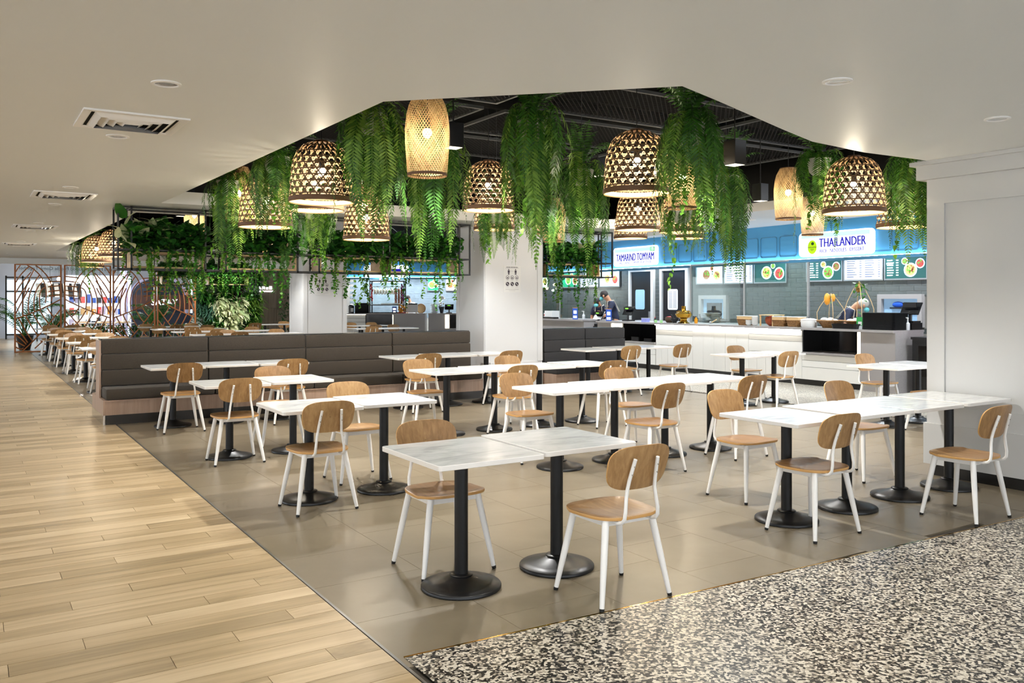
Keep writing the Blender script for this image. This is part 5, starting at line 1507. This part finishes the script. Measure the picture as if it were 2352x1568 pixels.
# ---------------- far food stall ----------------
s2x, s2y = 14.079, 30.163
M2 = Matrix.Translation((s2x, s2y, 0)) @ Matrix.Rotation(-TH, 4, 'Z')
def t2(name, label, cat, x, y, z, group=None, rz=0.):
    p = M2 @ Vector((x, y, z)); return thing(name, label, cat, p, -TH+rz, group)
c = t2('service_counter', 'far food counter with grey stone end and black niche', 'counter', 0, 0, 0)
bx('worktop', 'quartz', c, -2.475, 1.010, -.03, .8, .99, 1.03); bx('end_block', 'quartz', c, -0.236, 0.993, 0, .8, 0, .99)
bx('carcass', 'gap_dark', c, -2.475, -0.236, .03, .8, .08, .985); bx('led_strip', 'led_warm', c, -2.475, -1.296, .0, .02, .975, .985)
for z0, z1 in ((.10, .45), (.46, .68), (.69, .83), (.84, .97)): bx('board', 'board_white', c, -2.475, -1.313, .005, .03, z0, z1)
bx('niche_back', 'screen_dark', c, -1.280, -0.269, .02, .03, .4, .97); bx('board', 'board_white', c, -1.280, -0.269, .005, .03, .10, .39)
bx('light_strip', 'led_warm', c, -0.261, -0.236, .0, .02, .4, .97)
c = t2('service_counter', 'second far food counter block beside the white column', 'counter', 2.071, .1, 0)
bx('body', 'quartz', c, -.95, 1.2, 0, .8, 0, .99); bx('worktop', 'quartz', c, -.97, 1.2, -.03, .8, .99, 1.03); bx('light_strip', 'led_warm', c, -.30, -.15, -.012, 0, .45, .97); bx('niche_back', 'screen_dark', c, -.12, .8, -.012, 0, .45, .97)
wl = tag(link('wall_stall', MB().box(-2.6, 5.4, 2.6, 2.8, 0, 3.86).mesh('wall_stall', 'tile_grout'), None, (s2x, s2y, 0), (0, 0, -TH)), 'blue-grey tiled wall behind the far food stall', kind='structure')
stf = MB()
for r_ in range(8, 26):
    for k in range(-8, 17): stf.box(.3*k+(.15 if r_ % 2 else 0)+.002, .3*k+(.15 if r_ % 2 else 0)+.298, 2.59, 2.6, .1*r_+.002, .1*r_+.098)
tag(stf.build('wall_tile_field', 'wall_tile_blue', wl), kind='stuff')
f2 = t2('stall_fascia', 'far blue illuminated stall fascia behind the planter rack', 'fascia', 0, .5, 0)
bx('fascia_board', 'fascia_blue', f2, -2.5, 5.2, 0, .08, 2.42, 3.1); bx('light_ledge', 'fascia_line', f2, -2.5, 5.2, -.08, 0, 2.36, 2.42); bx('led_strip', 'led_white', f2, -2.5, 5.2, -.07, -.03, 2.42, 2.427)
sg = t2('stall_sign', 'far lit white stall sign above the roast display', 'sign', -0.556, .40, 2.68); m_ = MB(); m_.prism(rrect(1.75, .46, .08), 0, .06, Matrix.Rotation(PI/2, 4, 'X')); m_.build('lightbox', 'sign_lit', sg); bx('sign_print', 'ink_blue', sg, -.45, .45, -.064, -.06, -.15, -.11); bx('sign_print', 'ink_blue', sg, -.6, .6, -.064, -.06, -.05, .08)
tag(link('ceiling', MB().box(-2.6, 5.4, .6, 2.6, 3.1, 3.2).mesh('ceiling', 'white_paint'), None, (s2x, s2y, 0), (0, 0, -TH)), 'white ceiling over the far food stall', kind='structure')
for i, a in enumerate((1.08, 1.84, 2.36)):
    wd = (.486, .486, .468)[i]
    MW = M2 @ Matrix.Translation((a, 2.55, 2.18))
    menuboard(0, wd, 0, .52, ('screen_green', 'screen_white', 'screen_green')[i], f'far {("green picture", "white picture", "green text")[i]} menu board beside the white column', ('R', 'R', 'text')[i], 20+i, par_M=MW)
for a in (-1.9, -.4, 1.2, 3):
    p = M2 @ Vector((a, 1.6, 3.1)); downlight(p.x, p.y, f'cool downlight over the far stall, {ORD[int((a+3)/1.5)]} from the left', 300, COOL, 3.099, 140)
# roast display
cab = t2('roast_display', 'glass roast display cabinet with black frame on the far counter', 'display cabinet', -0.488, .35, 1.03)
for sx in (-.66, .66):
    for sy in (-.25, .25): bx('post', 'plastic_black', cab, sx-.02, sx+.02, sy-.02, sy+.02, 0, 1.26)
for z in (.0, .30, 1.22): bx('frame_rail', 'plastic_black', cab, -.68, .68, -.27, -.23, z, z+.035); bx('frame_rail', 'plastic_black', cab, -.68, .68, .23, .27, z, z+.035)
bx('shelf', 'aluminium', cab, -.64, .64, -.23, .23, .335, .345); bx('pane', 'glass', cab, -.64, .64, -.262, -.256, .34, 1.22); bx('hanging_rail', 'aluminium', cab, -.64, .64, -.012, .012, 1.02, 1.044); bx('lit_tray', 'led_white', cab, -.55, .55, -.1, .1, 1.20, 1.21)
bx('rice_tray', 'ceramic', cab, -.25, .5, -.15, .1, .346, .39)
def bird(mt):
    m_ = MB(); m_.ball((0, 0, -.16), .05, .055, .10, 10, 8); m_.ball((-.035, -.01, -.25), .018, .018, .05, 7, 5); m_.ball((.035, -.01, -.25), .018, .018, .05, 7, 5); m_.tube([(0, 0, -.08), (0, 0, 0)], .012, 6); return m_.mesh('meat', mt, True)
bm_ = {'pale_meat': bird('pale_meat'), 'roast': bird('roast')}
for i in range(8):
    p = M2 @ Vector((-0.488-.50+.11*i, .35, 2.045)); tag(link('hanging_chicken', bm_['pale_meat'], None, p, (0, 0, -TH)), f'pale poached chicken hanging in the roast display, {ORD[i]} from the left', 'chicken', 'pale chickens hanging in the display')
for i in range(9):
    p = M2 @ Vector((-0.488+.30+.115*(i % 3)+.02, .28, 2.05-.20*(i//3))); tag(link('hanging_roast', bm_['roast'], None, p, (0, 0, -TH)), f'glazed brown roast chicken in the display, {ORD[i % 3]} from the left in the {("top", "middle", "bottom")[i//3]} tier', 'chicken', 'roast chickens hanging in the display')
for sx, mt, nm in ((-.60, 'red', 'red chilli garland hanging at the left of the roast display'), (.60, 'purple_onion', 'purple onion garland hanging at the right of the roast display')):
    t = t2('garland', nm, 'garland', -0.488+sx, .06, 1.55); q = random.Random(3)
    m_ = MB()
    for i in range(16): m_.ball((q.uniform(-.05, .05), q.uniform(-.03, .03), .58-.04*i), .032, .032, .036, 7, 5)
    m_.build('vegetables', mt, t, True); MB().tube([(0, 0, -.05), (0, 0, .62)], .008, 5).build('string', 'bark', t)
for i in range(4):
    p = M2 @ Vector((-0.758+.24*i, .28, 2.30)); l_ = thing('clip_spotlight', f'small black clip spotlight on the roast display, {ORD[i]} from the left', 'spotlight', p, -TH, 'clip spotlights on the roast display')
    MB().box(-.05, .05, -.06, .06, .02, .12).build('head', 'plastic_black', l_); MB().box(-.045, .045, -.064, -.06, .025, .1).build('lens', 'bulb_dim', l_); MB().box(-.01, .01, -.01, .01, -.01, .02).build('bracket', 'plastic_black', l_)
for i in range(13):
    p = M2 @ Vector((-1.473, .3, 1.031+.0305*i)); tag(link('serving_tray', tray_me, None, p, (0, 0, -TH+PI/2), (.9, .9, 1.55)), f'black tray, {ORD[i]} up the stack on the far counter', 'tray', 'black trays stacked on the far counter')
jr = t2('black_canister', 'black canisters with white label left of the far tray stack', 'canister', -1.919, .35, 1.03); lth('canister', [(.11, 0), (.11, .28), (.06, .33)], 'plastic_black', jr, 16); bx('label', 'paper', jr, .0, .10, -.125, -.112, .05, .2); lth('lid', [(.09, .33), (.02, .36)], 'aluminium', jr, 12)
qs = t2('table_tent_sign', 'blue stand-up payment sign on the far food counter', 'sign', -0.202, .12, 1.03); bx('panel', 'plastic_blue', qs, -.09, .09, -.004, .004, 0, .26); bx('printed_block', 'print_white', qs, -.06, .06, -.006, -.004, .12, .2); bx('printed_block', 'print_white', qs, -.05, .05, -.006, -.004, .03, .08)
gb = t2('gift_bag', 'golden wrapped snack bag on the far food counter', 'bag', 0.067, .15, 1.03); m_ = MB(); q = random.Random(8)
for i in range(22): m_.ball((q.uniform(-.11, .11), q.uniform(-.07, .07), .03+.30*q.random()), .045, n=7, m=5)
m_.build('bag', 'mango', gb, True); bx('red_base', 'red', gb, -.14, .16, -.08, .08, 0, .03)
mc = t2('menu_stand', 'white menu card on a small wooden easel, far counter', 'menu stand', 0.471, .2, 1.03); m_ = MB(); m_.box(-.24, .22, -.01, .01, .03, .36, Matrix.Rotation(-.25, 4, 'X')); m_.build('card', 'paper', mc); bx('clip', 'plastic_black', mc, -.15, .2, .05, .12, .33, .38); bx('easel_leg', 'pale_wood', mc, -.2, -.17, -.05, .1, 0, .04); bx('easel_leg', 'pale_wood', mc, .15, .18, -.05, .1, 0, .04)
rw = t2('woven_tray', 'round woven tray leaning on the far counter', 'tray', 0.791, .45, 1.03); m_ = MB(); m_.prism([(.18*math.cos(k*PI/12), .18+.18*math.sin(k*PI/12)) for k in range(24)], -.02, .02, Matrix.Rotation(PI/2-.15, 4, 'X')); m_.build('disc', 'bamboo_pale', rw); m_ = MB(); m_.tube([(.18*math.cos(k*PI/12), -.02, .18+.18*math.sin(k*PI/12)) for k in range(25)], .014, 5, False); m_.build('rim', 'wicker', rw)
for i in range(14):
    p = M2 @ Vector((1.313, .5, 1.031+.0255*i)); tag(link('dinner_plate', plate_me, None, p, None, (1.35, 1.35, 1.4)), f'white plate, {ORD[i]} up the stack on the far counter', 'plate', 'white plates stacked on the far counter')
vs_ = t2('flower_bundle', 'wrapped dried flower bundle near the far till', 'flowers', 1.599, .5, 1.03); lth('wrap', [(.06, 0), (.08, .1), (.12, .25)], 'kitchen_dark', vs_, 14); m_ = MB(); q = random.Random(4)
for i in range(40): put_leaf(m_, (q.uniform(-.1, .1), q.uniform(-.08, .08), .25+q.uniform(0, .3)), q.uniform(0, 6), q.uniform(-.5, 1.2), 0, .12, .06)
m_.build('dried_heads', 'strap', vs_); MB().ball((.02, -.05, .6), .09, .05, .07).build('paper_bow', 'cloth_white', vs_, True)
pp = M2 @ Vector((1.903, .4, 1.03)); pos(pp.x, pp.y, 1.03, -TH+PI, 'black touchscreen till on the second far counter block')
pc = M2 @ Vector((0.303, 1.5, 0)); person(pc.x, pc.y, 0, -TH+PI-.5, 1.76, .22, ((-.24, .2, 1.12), (-.12, .4, 1.05)), ((.24, .2, 1.12), (.12, .4, 1.05)), 'person in white chef jacket behind the roast display', 'chef_white', None, head_tilt=.7)
# ---------------- posters on columns ----------------
def poster(x, y, z, w_, h_, label):
    t = thing('notice_poster', label, 'poster', (x, y, z), 0, 'social distancing posters on the columns')
    bx('sheet', 'paper', t, -w_/2, w_/2, -.004, 0, -h_/2, h_/2)
    link('title_text', textmesh('SOCIAL DISTANCING', h_*.06, 'ink_dark', .9), t, (0, -.0055, h_*.44), (PI/2, 0, 0))
    m_ = MB(); m_.box(-w_*.4, w_*.4, -.0055, -.004, h_*.402, h_*.408); m_.box(-w_*.38, w_*.38, -.0055, -.004, -h_*.40, -h_*.39); m_.box(-w_*.18, w_*.18, -.0055, -.004, -h_*.45, -h_*.443)
    m_.build('small_print', 'ink_grey', t)
    for s in (-1, 1):
        f_ = MB(); f_.ball((s*w_*.2, -.005, h_*.355), w_*.03, .001, w_*.03, 10, 6); f_.box(s*w_*.2-w_*.055, s*w_*.2+w_*.055, -.0055, -.004, h_*.24, h_*.325); f_.box(s*w_*.2-w_*.04, s*w_*.2-w_*.005, -.0055, -.004, h_*.16, h_*.24); f_.box(s*w_*.2+w_*.005, s*w_*.2+w_*.04, -.0055, -.004, h_*.16, h_*.24)
        f_.build('figure_symbol', 'ink_dark', t)
    m_ = MB(); m_.box(-w_*.1, w_*.1, -.0055, -.004, h_*.288, h_*.296); m_.build('arrow', 'ink_grey', t)
    for r_ in range(2):
        for q_ in (-1, 0, 1):
            cx_, cz = q_*w_*.27, (.05, -.19)[r_]*h_; R0 = w_*.10
            d = MB()
            if r_ == 0:
                o = [(R0*math.cos(k*PI/10), R0*math.sin(k*PI/10)) for k in range(20)]; d.v = [(cx_+a, -.0055, cz+b) for a, b in o]+[(cx_+a*.8, -.0055, cz+b*.8) for a, b in o]; d.f = [(k, (k+1) % 20, 20+(k+1) % 20, 20+k) for k in range(20)]
                d.box(cx_-R0*.5, cx_+R0*.5, -.0055, -.004, cz-R0*.4, cz+R0*.1)
            else:
                d.prism([(R0*math.cos(k*PI/10), R0*math.sin(k*PI/10)) for k in range(20)], .004, .0055, Matrix.Translation((cx_, 0, cz)) @ Matrix.Rotation(PI/2, 4, 'X'))
            d.build('round_symbol', 'ink_dark', t)
            if r_: e_ = MB(); e_.box(-R0*.7, R0*.7, -.0065, -.0055, -R0*.12, R0*.12, Matrix.Translation((cx_, 0, cz)) @ Matrix.Rotation(.8, 4, 'Y')); e_.build('symbol_bar', 'paper', t)
            e_ = MB(); e_.box(cx_-R0*.7, cx_+R0*.7, -.0055, -.004, cz-R0*1.5, cz-R0*1.38); e_.build('small_print', 'ink_grey', t)
poster(7.66, 11.999, 1.90, .34, .44, 'white social distancing notice on the large column')
poster(7.55, 20.699, 1.90, .40, .45, 'white social distancing notice on the further column')
# ---------------- copper leaf screens ----------------
def leaf_screen(x0, x1, label, flip, y=29.0, H=2.605):
    w_ = x1-x0
    t = thing('leaf_screen', label, 'screen', (x0, y, 0), group='copper leaf pattern screens')
    for a in (0, w_-.045): bx('frame_post', 'copper', t, a, a+.045, -.03, .03, 0, H)
    for z in (0, H-.03): bx('frame_rail', 'copper', t, .045, w_-.045, -.03, .03, z, z+.035)
    def P(u, v): u = 1-u if flip else u; return (.045+u*(w_-.09), 0, .03+v*(H-.06))
    def bez(a, b, c_, n=8): return [((1-s)**2*a[0]+2*s*(1-s)*b[0]+s*s*c_[0], (1-s)**2*a[1]+2*s*(1-s)*b[1]+s*s*c_[1]) for s in [i/n for i in range(n+1)]]
    def clip(pts): return [p for p in pts if -.001 <= p[0] <= 1.001 and -.001 <= p[1] <= 1.001]
    curves = []
    mid = bez((0, .38), (.5, .46), (1, .60), 14); curves.append(mid)
    tip = (.30, 1.0)
    outer = bez((.25, 1.0), (.78, .86), (.66, .56), 12); curves.append(outer); curves.append(bez((.44, 1.0), (.92, .84), (.80, .58), 12))
    for i, u in enumerate((.16, .29, .42, .55)):
        b = (u, .385+.2*u**1.25); e = outer[2+2*i]; curves.append(bez(b, (b[0]-.08, b[1]+.25), e))
    for i in range(5): curves.append(bez((0, .44+.12*i), (.10, .55+.12*i), (.30+.02*i, .74+.09*i)))
    for i in range(5): curves.append(bez((.74-.01*i, .64+.055*i), (.9, .65+.055*i), (1, .655+.055*i)))
    low = bez((.14, 0), (.55, .18), (1, .48), 14); curves.append(low); curves.append(bez((.42, .03), (.8, .2), (1, .34), 10))
    for i, u in enumerate((.06, .22, .38, .54, .70)):
        b = (u, .38+.2*u**1.25); e = low[min(13, 4+2*i)]; curves.append(bez(b, ((b[0]+e[0])/2+.03, (b[1]+e[1])/2-.05), e))
    for i in range(4): curves.append(bez((0, .26-.07*i), (.12, .22-.07*i), (.26-.03*i, .10-.02*i)))
    for i in range(3): curves.append(bez((.55+.14*i, .12+.10*i), (.66+.14*i, .08+.06*i), (.86+.06*i, .0+.09*i)))
    for cv in curves:
        cv = clip(cv)
        if len(cv) > 1: MB().tube([P(*p) for p in cv], .018, 5).build('vein_bar', 'copper', t, True)
for (a, b, lb, fl_) in ((1.16, 2.40, 'copper leaf screen at the far left end', False), (2.46, 3.76, 'second copper leaf screen from the left', True), (3.80, 5.05, 'third copper leaf screen from the left', False), (5.09, 6.28, 'rightmost copper leaf screen beside the green wall', True)):
    leaf_screen(a, b, lb, fl_)
def hedge(x0, x1, y, z, h_, label, n, seed, planter=True):
    t = thing('hedge_planter', label, 'hedge', ((x0+x1)/2, y, 0)); L = (x1-x0)/2
    if planter: bx('trough', 'planter_cream', t, -L, L, -.2, .2, 0, z)
    for me in leafmass(-L, L, -.25, .25, z-.02, z+h_, n, ('leaf_mid', 'leaf_dark'), seed, .11): tag(link('foliage', me, t), kind='stuff')
hedge(2.5, 6.3, 29.55, .25, .5, 'low green hedge behind the copper leaf screens', 700, 1)
hedge(-1.2, 1.0, 46, .75, .5, 'cream planter box with hedge at the far left edge', 500, 2)
# palm
def palm(x, y, label, h_, n, seed, pot='pot_black'):
    q = random.Random(seed)
    t = thing('potted_palm', label, 'potted plant', (x, y, 0))
    lth('pot', [(.15, 0), (.24, .42), (.25, .45), (.22, .45), (.2, .40)], pot, t); lth('soil', [(.2, .41), (.02, .42)], 'soil', t, 12)
    for i in range(n):
        a = 6.28*i/n+q.uniform(-.3, .3); el = q.uniform(.9, 1.5); L = h_*q.uniform(.75, 1.05)
        pts = [Vector((0, 0, .4))]
        for s in range(12):
            e = el-1.5*(s/11)**2.2; pts.append(pts[-1]+Vector((math.cos(a)*math.cos(e), math.sin(a)*math.cos(e), math.sin(e)))*L/12)
        m_ = MB(); m_.tube(pts, [.014]+[.008]*12, 4, False)
        for s in range(4, 13):
            tdir = (pts[s]-pts[s-1]).normalized(); sd = tdir.cross(Vector((0, 0, 1))).normalized()
            for sg in (-1, 1):
                for h2 in (0, .5):
                    p = pts[s-1].lerp(pts[s], h2); dr = (sd*sg+tdir*.8+Vector((0, 0, -.15))).normalized(); l = .30*(1-.45*abs(s-8)/6); wv = tdir*.016
                    m_.add([p, p+dr*l*.5+wv, p+dr*l+Vector((0, 0, -.06)), p+dr*l*.5-wv], [(0, 1, 2, 3)])
        m_.build('palm_frond', 'leaf_mid' if i % 3 else 'leaf_dark', t)
palm(1.5, 30.4, 'tall potted palm in a black pot behind the first leaf screen', 1.9, 15, 1)
palm(5.3, 30.6, 'bushy potted palm behind the rightmost leaf screen', 1.5, 16, 2)
palm(2.35, 31.0, 'smaller leafy potted palm behind the first leaf screen', 1.2, 12, 5)
def shrub(x, y, label, h_, seed):
    q = random.Random(seed); t = thing('potted_shrub', label, 'potted plant', (x, y, 0))
    lth('pot', [(.16, 0), (.22, .34), (.23, .36), (.2, .36)], 'pot_white', t)
    MB().tube([(0, 0, .3), (.02, 0, h_*.7)], [.02, .012], 6).build('stem', 'bark', t)
    m_ = MB()
    for _ in range(420):
        z = q.uniform(.45, h_); r_ = .38*math.sin(PI*(z-.35)/(h_-.25))**.6*q.random()**.5; a = q.uniform(0, 6.28)
        put_leaf(m_, (r_*math.cos(a), r_*math.sin(a), z), a-PI/2+q.uniform(-.6, .6), q.uniform(-.3, .8), 0, .15, .05, .2, 3)
    tag(m_.build('foliage', 'leaf_dark', t), kind='stuff')
shrub(9.55, 29.6, 'tall dark shrub in a white pot before the plank wall', 1.75, 1)
# ---------------- green wall ----------------
gw = thing('green_wall', 'living wall densely covered in mixed tropical plants', 'green wall', (6.42, 29.95, 0))
bx('backing', 'leaf_dark', gw, 0, 2.2, 0, .2, 0, 2.75)
def clump(n, l, w_, mt, seed, droop=.5, spread=.1, heart=0.):
    q = random.Random(seed); m_ = MB()
    for i in range(n):
        a = q.uniform(0, 6.28)
        put_leaf(m_, (q.uniform(-spread, spread), q.uniform(-.08, .0), q.uniform(-spread, spread)), PI+q.uniform(-1.1, 1.1), q.uniform(-.9, .7), q.uniform(-.4, .4), l*q.uniform(.7, 1.2), w_*q.uniform(.8, 1.2), droop, 4, heart)
    return m_.mesh('plant_clump', mt)
CL = {'pale': [clump(16, .34, .12, 'leaf_pale', 1), clump(14, .3, .11, 'leaf_pale', 2)], 'dark': [clump(26, .2, .08, 'leaf_dark', 3), clump(24, .24, .09, 'leaf_mid', 4)], 'blue': [clump(44, .2, .025, 'leaf_blue', 5, .7)], 'white': [clump(60, .05, .04, 'leaf_white', 6, .1, .14)], 'purple': [clump(40, .1, .06, 'leaf_purple', 7, .2, .12)], 'fern': [clump(36, .28, .04, 'fern', 8, .6)]}
q = random.Random(21)
for i in range(11):
    for j in range(13):
        u, v_ = (i+.5+q.uniform(-.3, .3))/11, (j+.5+q.uniform(-.3, .3))/13
        k = 'dark'
        if abs(u-.5) < .24 and .06 < v_ < .56 and (u-.25) < (1.0-v_) : k = q.choice(('pale', 'pale', 'dark'))
        if u < .3 and v_ < .75 and v_ > .25: k = q.choice(('blue', 'dark'))
        if (.18 < u < .32 and v_ > .6) or (.62 < u < .8 and .12 < v_ < .3) or (u > .75 and .62 < v_ < .8) or (u < .2 and v_ < .3): k = 'white'
        if .52 < u < .72 and .56 < v_ < .72: k = 'purple'
        if v_ > .82 or (u > .82 and v_ < .55): k = q.choice(('fern', 'dark'))
        link('plant_clump', q.choice(CL[k]), gw, (u*2.2, -.02, .35+v_*2.3), (0, q.uniform(-.4, .4), 0), q.uniform(.85, 1.2))
# plank wall right of it
wp_ = tag(bx('wall_planks', 'gap_dark', None, 8.62, 10.2, 30.9, 31.1, 0, 3.0), 'greyish timber plank wall behind the shrub', kind='structure')
for k in range(5):
    for z0, z1 in ((0, 1.25), (1.255, 3.0)): bx('plank', 'grey_wood', wp_, 8.62+.30*k+.003, 8.62+.30*(k+1)-.003, 30.875, 30.9, z0, z1)
ws_ = thing('wall_sign', 'small white lettered sign on the timber plank wall', 'sign', (9.0, 30.86, 1.98))
[bx('sign_letter', 'neon', ws_, -.40+.13*k, -.31+.13*k, -.004, .004, -.05, .06) for k in range(6)]; bx('sign_bar', 'neon', ws_, -.42, .42, -.004, .004, -.14, -.10)
bp_ = thing('steel_post_frame', 'dark steel frame beside the timber plank wall', 'frame', (10.05, 30.4, 0)); bx('post', 'dark_frame', bp_, -.04, .04, -.04, .04, 0, 2.9); bx('shelf', 'dark_frame', bp_, -.04, .9, -.04, .2, 2.0, 2.04); bx('shelf', 'dark_frame', bp_, -.04, .9, -.04, .2, 1.3, 1.34)
# ---------------- shops beyond the screens ----------------
wf = tag(bx('wall_far', 'shop_dim', None, -9, 12, 39.8, 40, 0, 3.0), 'far shop fronts beyond the copper leaf screens', kind='structure')
sh = thing('shopfront', 'bright glass shopfront with black frame at the far left', 'shopfront', (1.9, 38.9, 0))
bx('lit_interior', 'shop_white', sh, -.6, .95, .3, .34, 0.2, 2.35); bx('pane', 'glass', sh, -.6, .95, -.01, .0, 0.2, 2.35)
for a in (-.62, -.05, .95): bx('mullion', 'plastic_black', sh, a-.03, a+.03, -.03, .03, 0, 2.5)
for z in (.15, 1.85, 2.4): bx('transom', 'plastic_black', sh, -.62, .95, -.03, .03, z, z+.06)
ws2 = thing('wood_clad_shop', 'shop with diagonal reddish timber cladding at the left edge', 'shopfront', (.45, 44, 0))
q = random.Random(2)
for k in range(12): MB().box(-1.5, 1.2, -.02, .0, .2+.22*k, .40+.22*k, Matrix.Translation((0, 0, -.3)) @ Matrix.Rotation(-.5, 4, 'Y')).build('cladding_board', 'shop_wood', ws2)
bx('white_pier', 'white_paint', ws2, .55, .85, -.3, .2, 0, 2.9); bx('lit_panel', 'shop_white', ws2, .88, 1.5, .0, .05, .3, 2.5)
for z in (.7, 1.6, 2.2): bx('black_bracket', 'plastic_black', ws2, .9, 1.2, -.1, -.04, z, z+.03)
aw = thing('striped_awning', 'black and white striped awning beyond the first leaf screen', 'awning', (2.9, 36.5, 1.75))
for k in range(10):
    m_ = MB(); m_.add([(-.75+.15*k, 0, .42), (-.75+.15*(k+1), 0, .42), (-.75+.15*(k+1), -.55, .06), (-.75+.15*k, -.55, .06), (-.75+.15*k, -.55, -.10), (-.75+.15*(k+1), -.55, -.10)], [(0, 1, 2, 3), (3, 2, 5, 4)]); m_.build('stripe', 'stripe_black' if k % 2 else 'white_paint', aw)
for a in (-.7, .7): bx('post', 'dark_frame', aw, a-.02, a+.02, -.03, .03, -1.75, .4)
sc = thing('display_wall', 'brightly lit shelf wall of colourful goods behind the second screen', 'shelving', (4.35, 36.8, 0))
bx('back_panel', 'shop_white', sc, -1.15, 1.15, .05, .1, .1, 2.5)
q = random.Random(9)
for z in (.5, .95, 1.4, 1.85): bx('shelf', 'white_paint', sc, -1.1, 1.1, -.25, .05, z, z+.03)
for z in (.53, .98, 1.43):
    for k in range(11): bx('goods_box', q.choice(('plastic_blue', 'print_red', 'mango', 'shop_purple', 'shop_navy', 'bamboo_pale')), sc, -1.05+.19*k, -.90+.19*k, -.2, .0, z, z+q.uniform(.18, .34))
ar = thing('arched_shop', 'dark arched shopfront with a brown sign band', 'shopfront', (6.6, 37.2, 0))
N = 16; arch = [(-1.0, 0), (-1.0, 1.7)]+[(-math.cos(PI*k/N), 1.7+.75*math.sin(PI*k/N)) for k in range(1, N)]+[(1.0, 1.7), (1.0, 0)]
m_ = MB(); m_.prism(arch, 0, .05, Matrix.Rotation(PI/2, 4, 'X')); m_.build('arch_panel', 'shop_navy', ar)
m_ = MB(); m_.tube([(a*1.06, -.03, b+.03) for a, b in arch], .06, 6); m_.build('arch_frame', 'shop_purple', ar, True)
bx('sign_band', 'shop_brown', ar, -.99, 1.6, -.10, -.055, 1.15, 1.75); link('sign_text', textmesh('SATAY', .34, 'neon', 1.), ar, (.2, -.104, 1.44), (PI/2, 0, 0))
bx('shop_counter', 'shop_navy', ar, -.95, 1.6, -.3, -.1, 0, 1.0); bx('side_panel', 'shop_white', ar, 1.25, 1.9, .0, .04, .3, 2.4)
fc = thing('blue_grey_post', 'pale blue-grey column between the second and third leaf screens', 'column', (5.0, 35.2, 0)); lth('shaft', [(.14, 0), (.13, 2.9)], 'shop_purple', fc, 14); lth('base', [(.2, 0), (.2, .12), (.15, .16)], 'shop_purple', fc, 14)
# mirrored slogan on the far glass beam
sl = thing('slogan_sign', 'dark lettered slogan seen from behind above the leaf screens', 'sign', (3.05, 31.6, 2.57))
bx('glass_band', 'glass', sl, -1.75, 1.9, -.02, -.01, -.12, .13)
link('slogan_text', textmesh('Where Good Food and Good People Come Together', .155, 'letter_dark', .98), sl, (0, 0, 0), (PI/2, 0, PI))
for a in (-1.6, 1.7): bx('rod', 'dark_frame', sl, a-.01, a+.01, -.02, 0, .13, .43)
# string bulbs
q = random.Random(33)
for i in range(11):
    x = 2.2+.27*i; t = thing('bare_bulb_pendant', f'glowing bare bulb behind the leaf screens, {ORD[i]} from the left', 'bulb lamp', (x, 34.0+q.uniform(-.5, .5), 2.15+q.uniform(-.08, .16)), 0, 'bare bulbs beyond the leaf screens')
    MB().ball((0, 0, 0), .07, n=10, m=8).build('bulb', 'bulb', t, True); MB().tube([(0, 0, .06), (0, 0, 3.0-t.location.z)], .006, 4).build('cable', 'cable', t)
lamp('bulb_glow', 'POINT', None, (3.5, 33.2, 2.0), 160, (1., .96, .9), .05)
lamp('shop_glow', 'POINT', None, (6.0, 33.5, 2.6), 70, COOL, .05)
# upturned chairs on far tables
for i, x in enumerate((3.4, 4.05, 4.7)):
    table(x, 33.2, f'far table with an upturned chair behind the second screen, {ORD[i]} from the left', 'tables with upturned chairs')
    c_ = chair(x, 33.2, .4*i, f'upturned oak chair on a far table behind the screens, {ORD[i]} from the left', 'upturned far chairs', False)
    c_.rotation_euler = (PI, 0, .4*i); c_.location = (x, 33.2, .745+.456)
tag(bx('floor', 'floor_tile', None, -9, 22, 45.0, 62, -.06, -.002), 'distant pale mall floor beyond the shops', kind='structure')
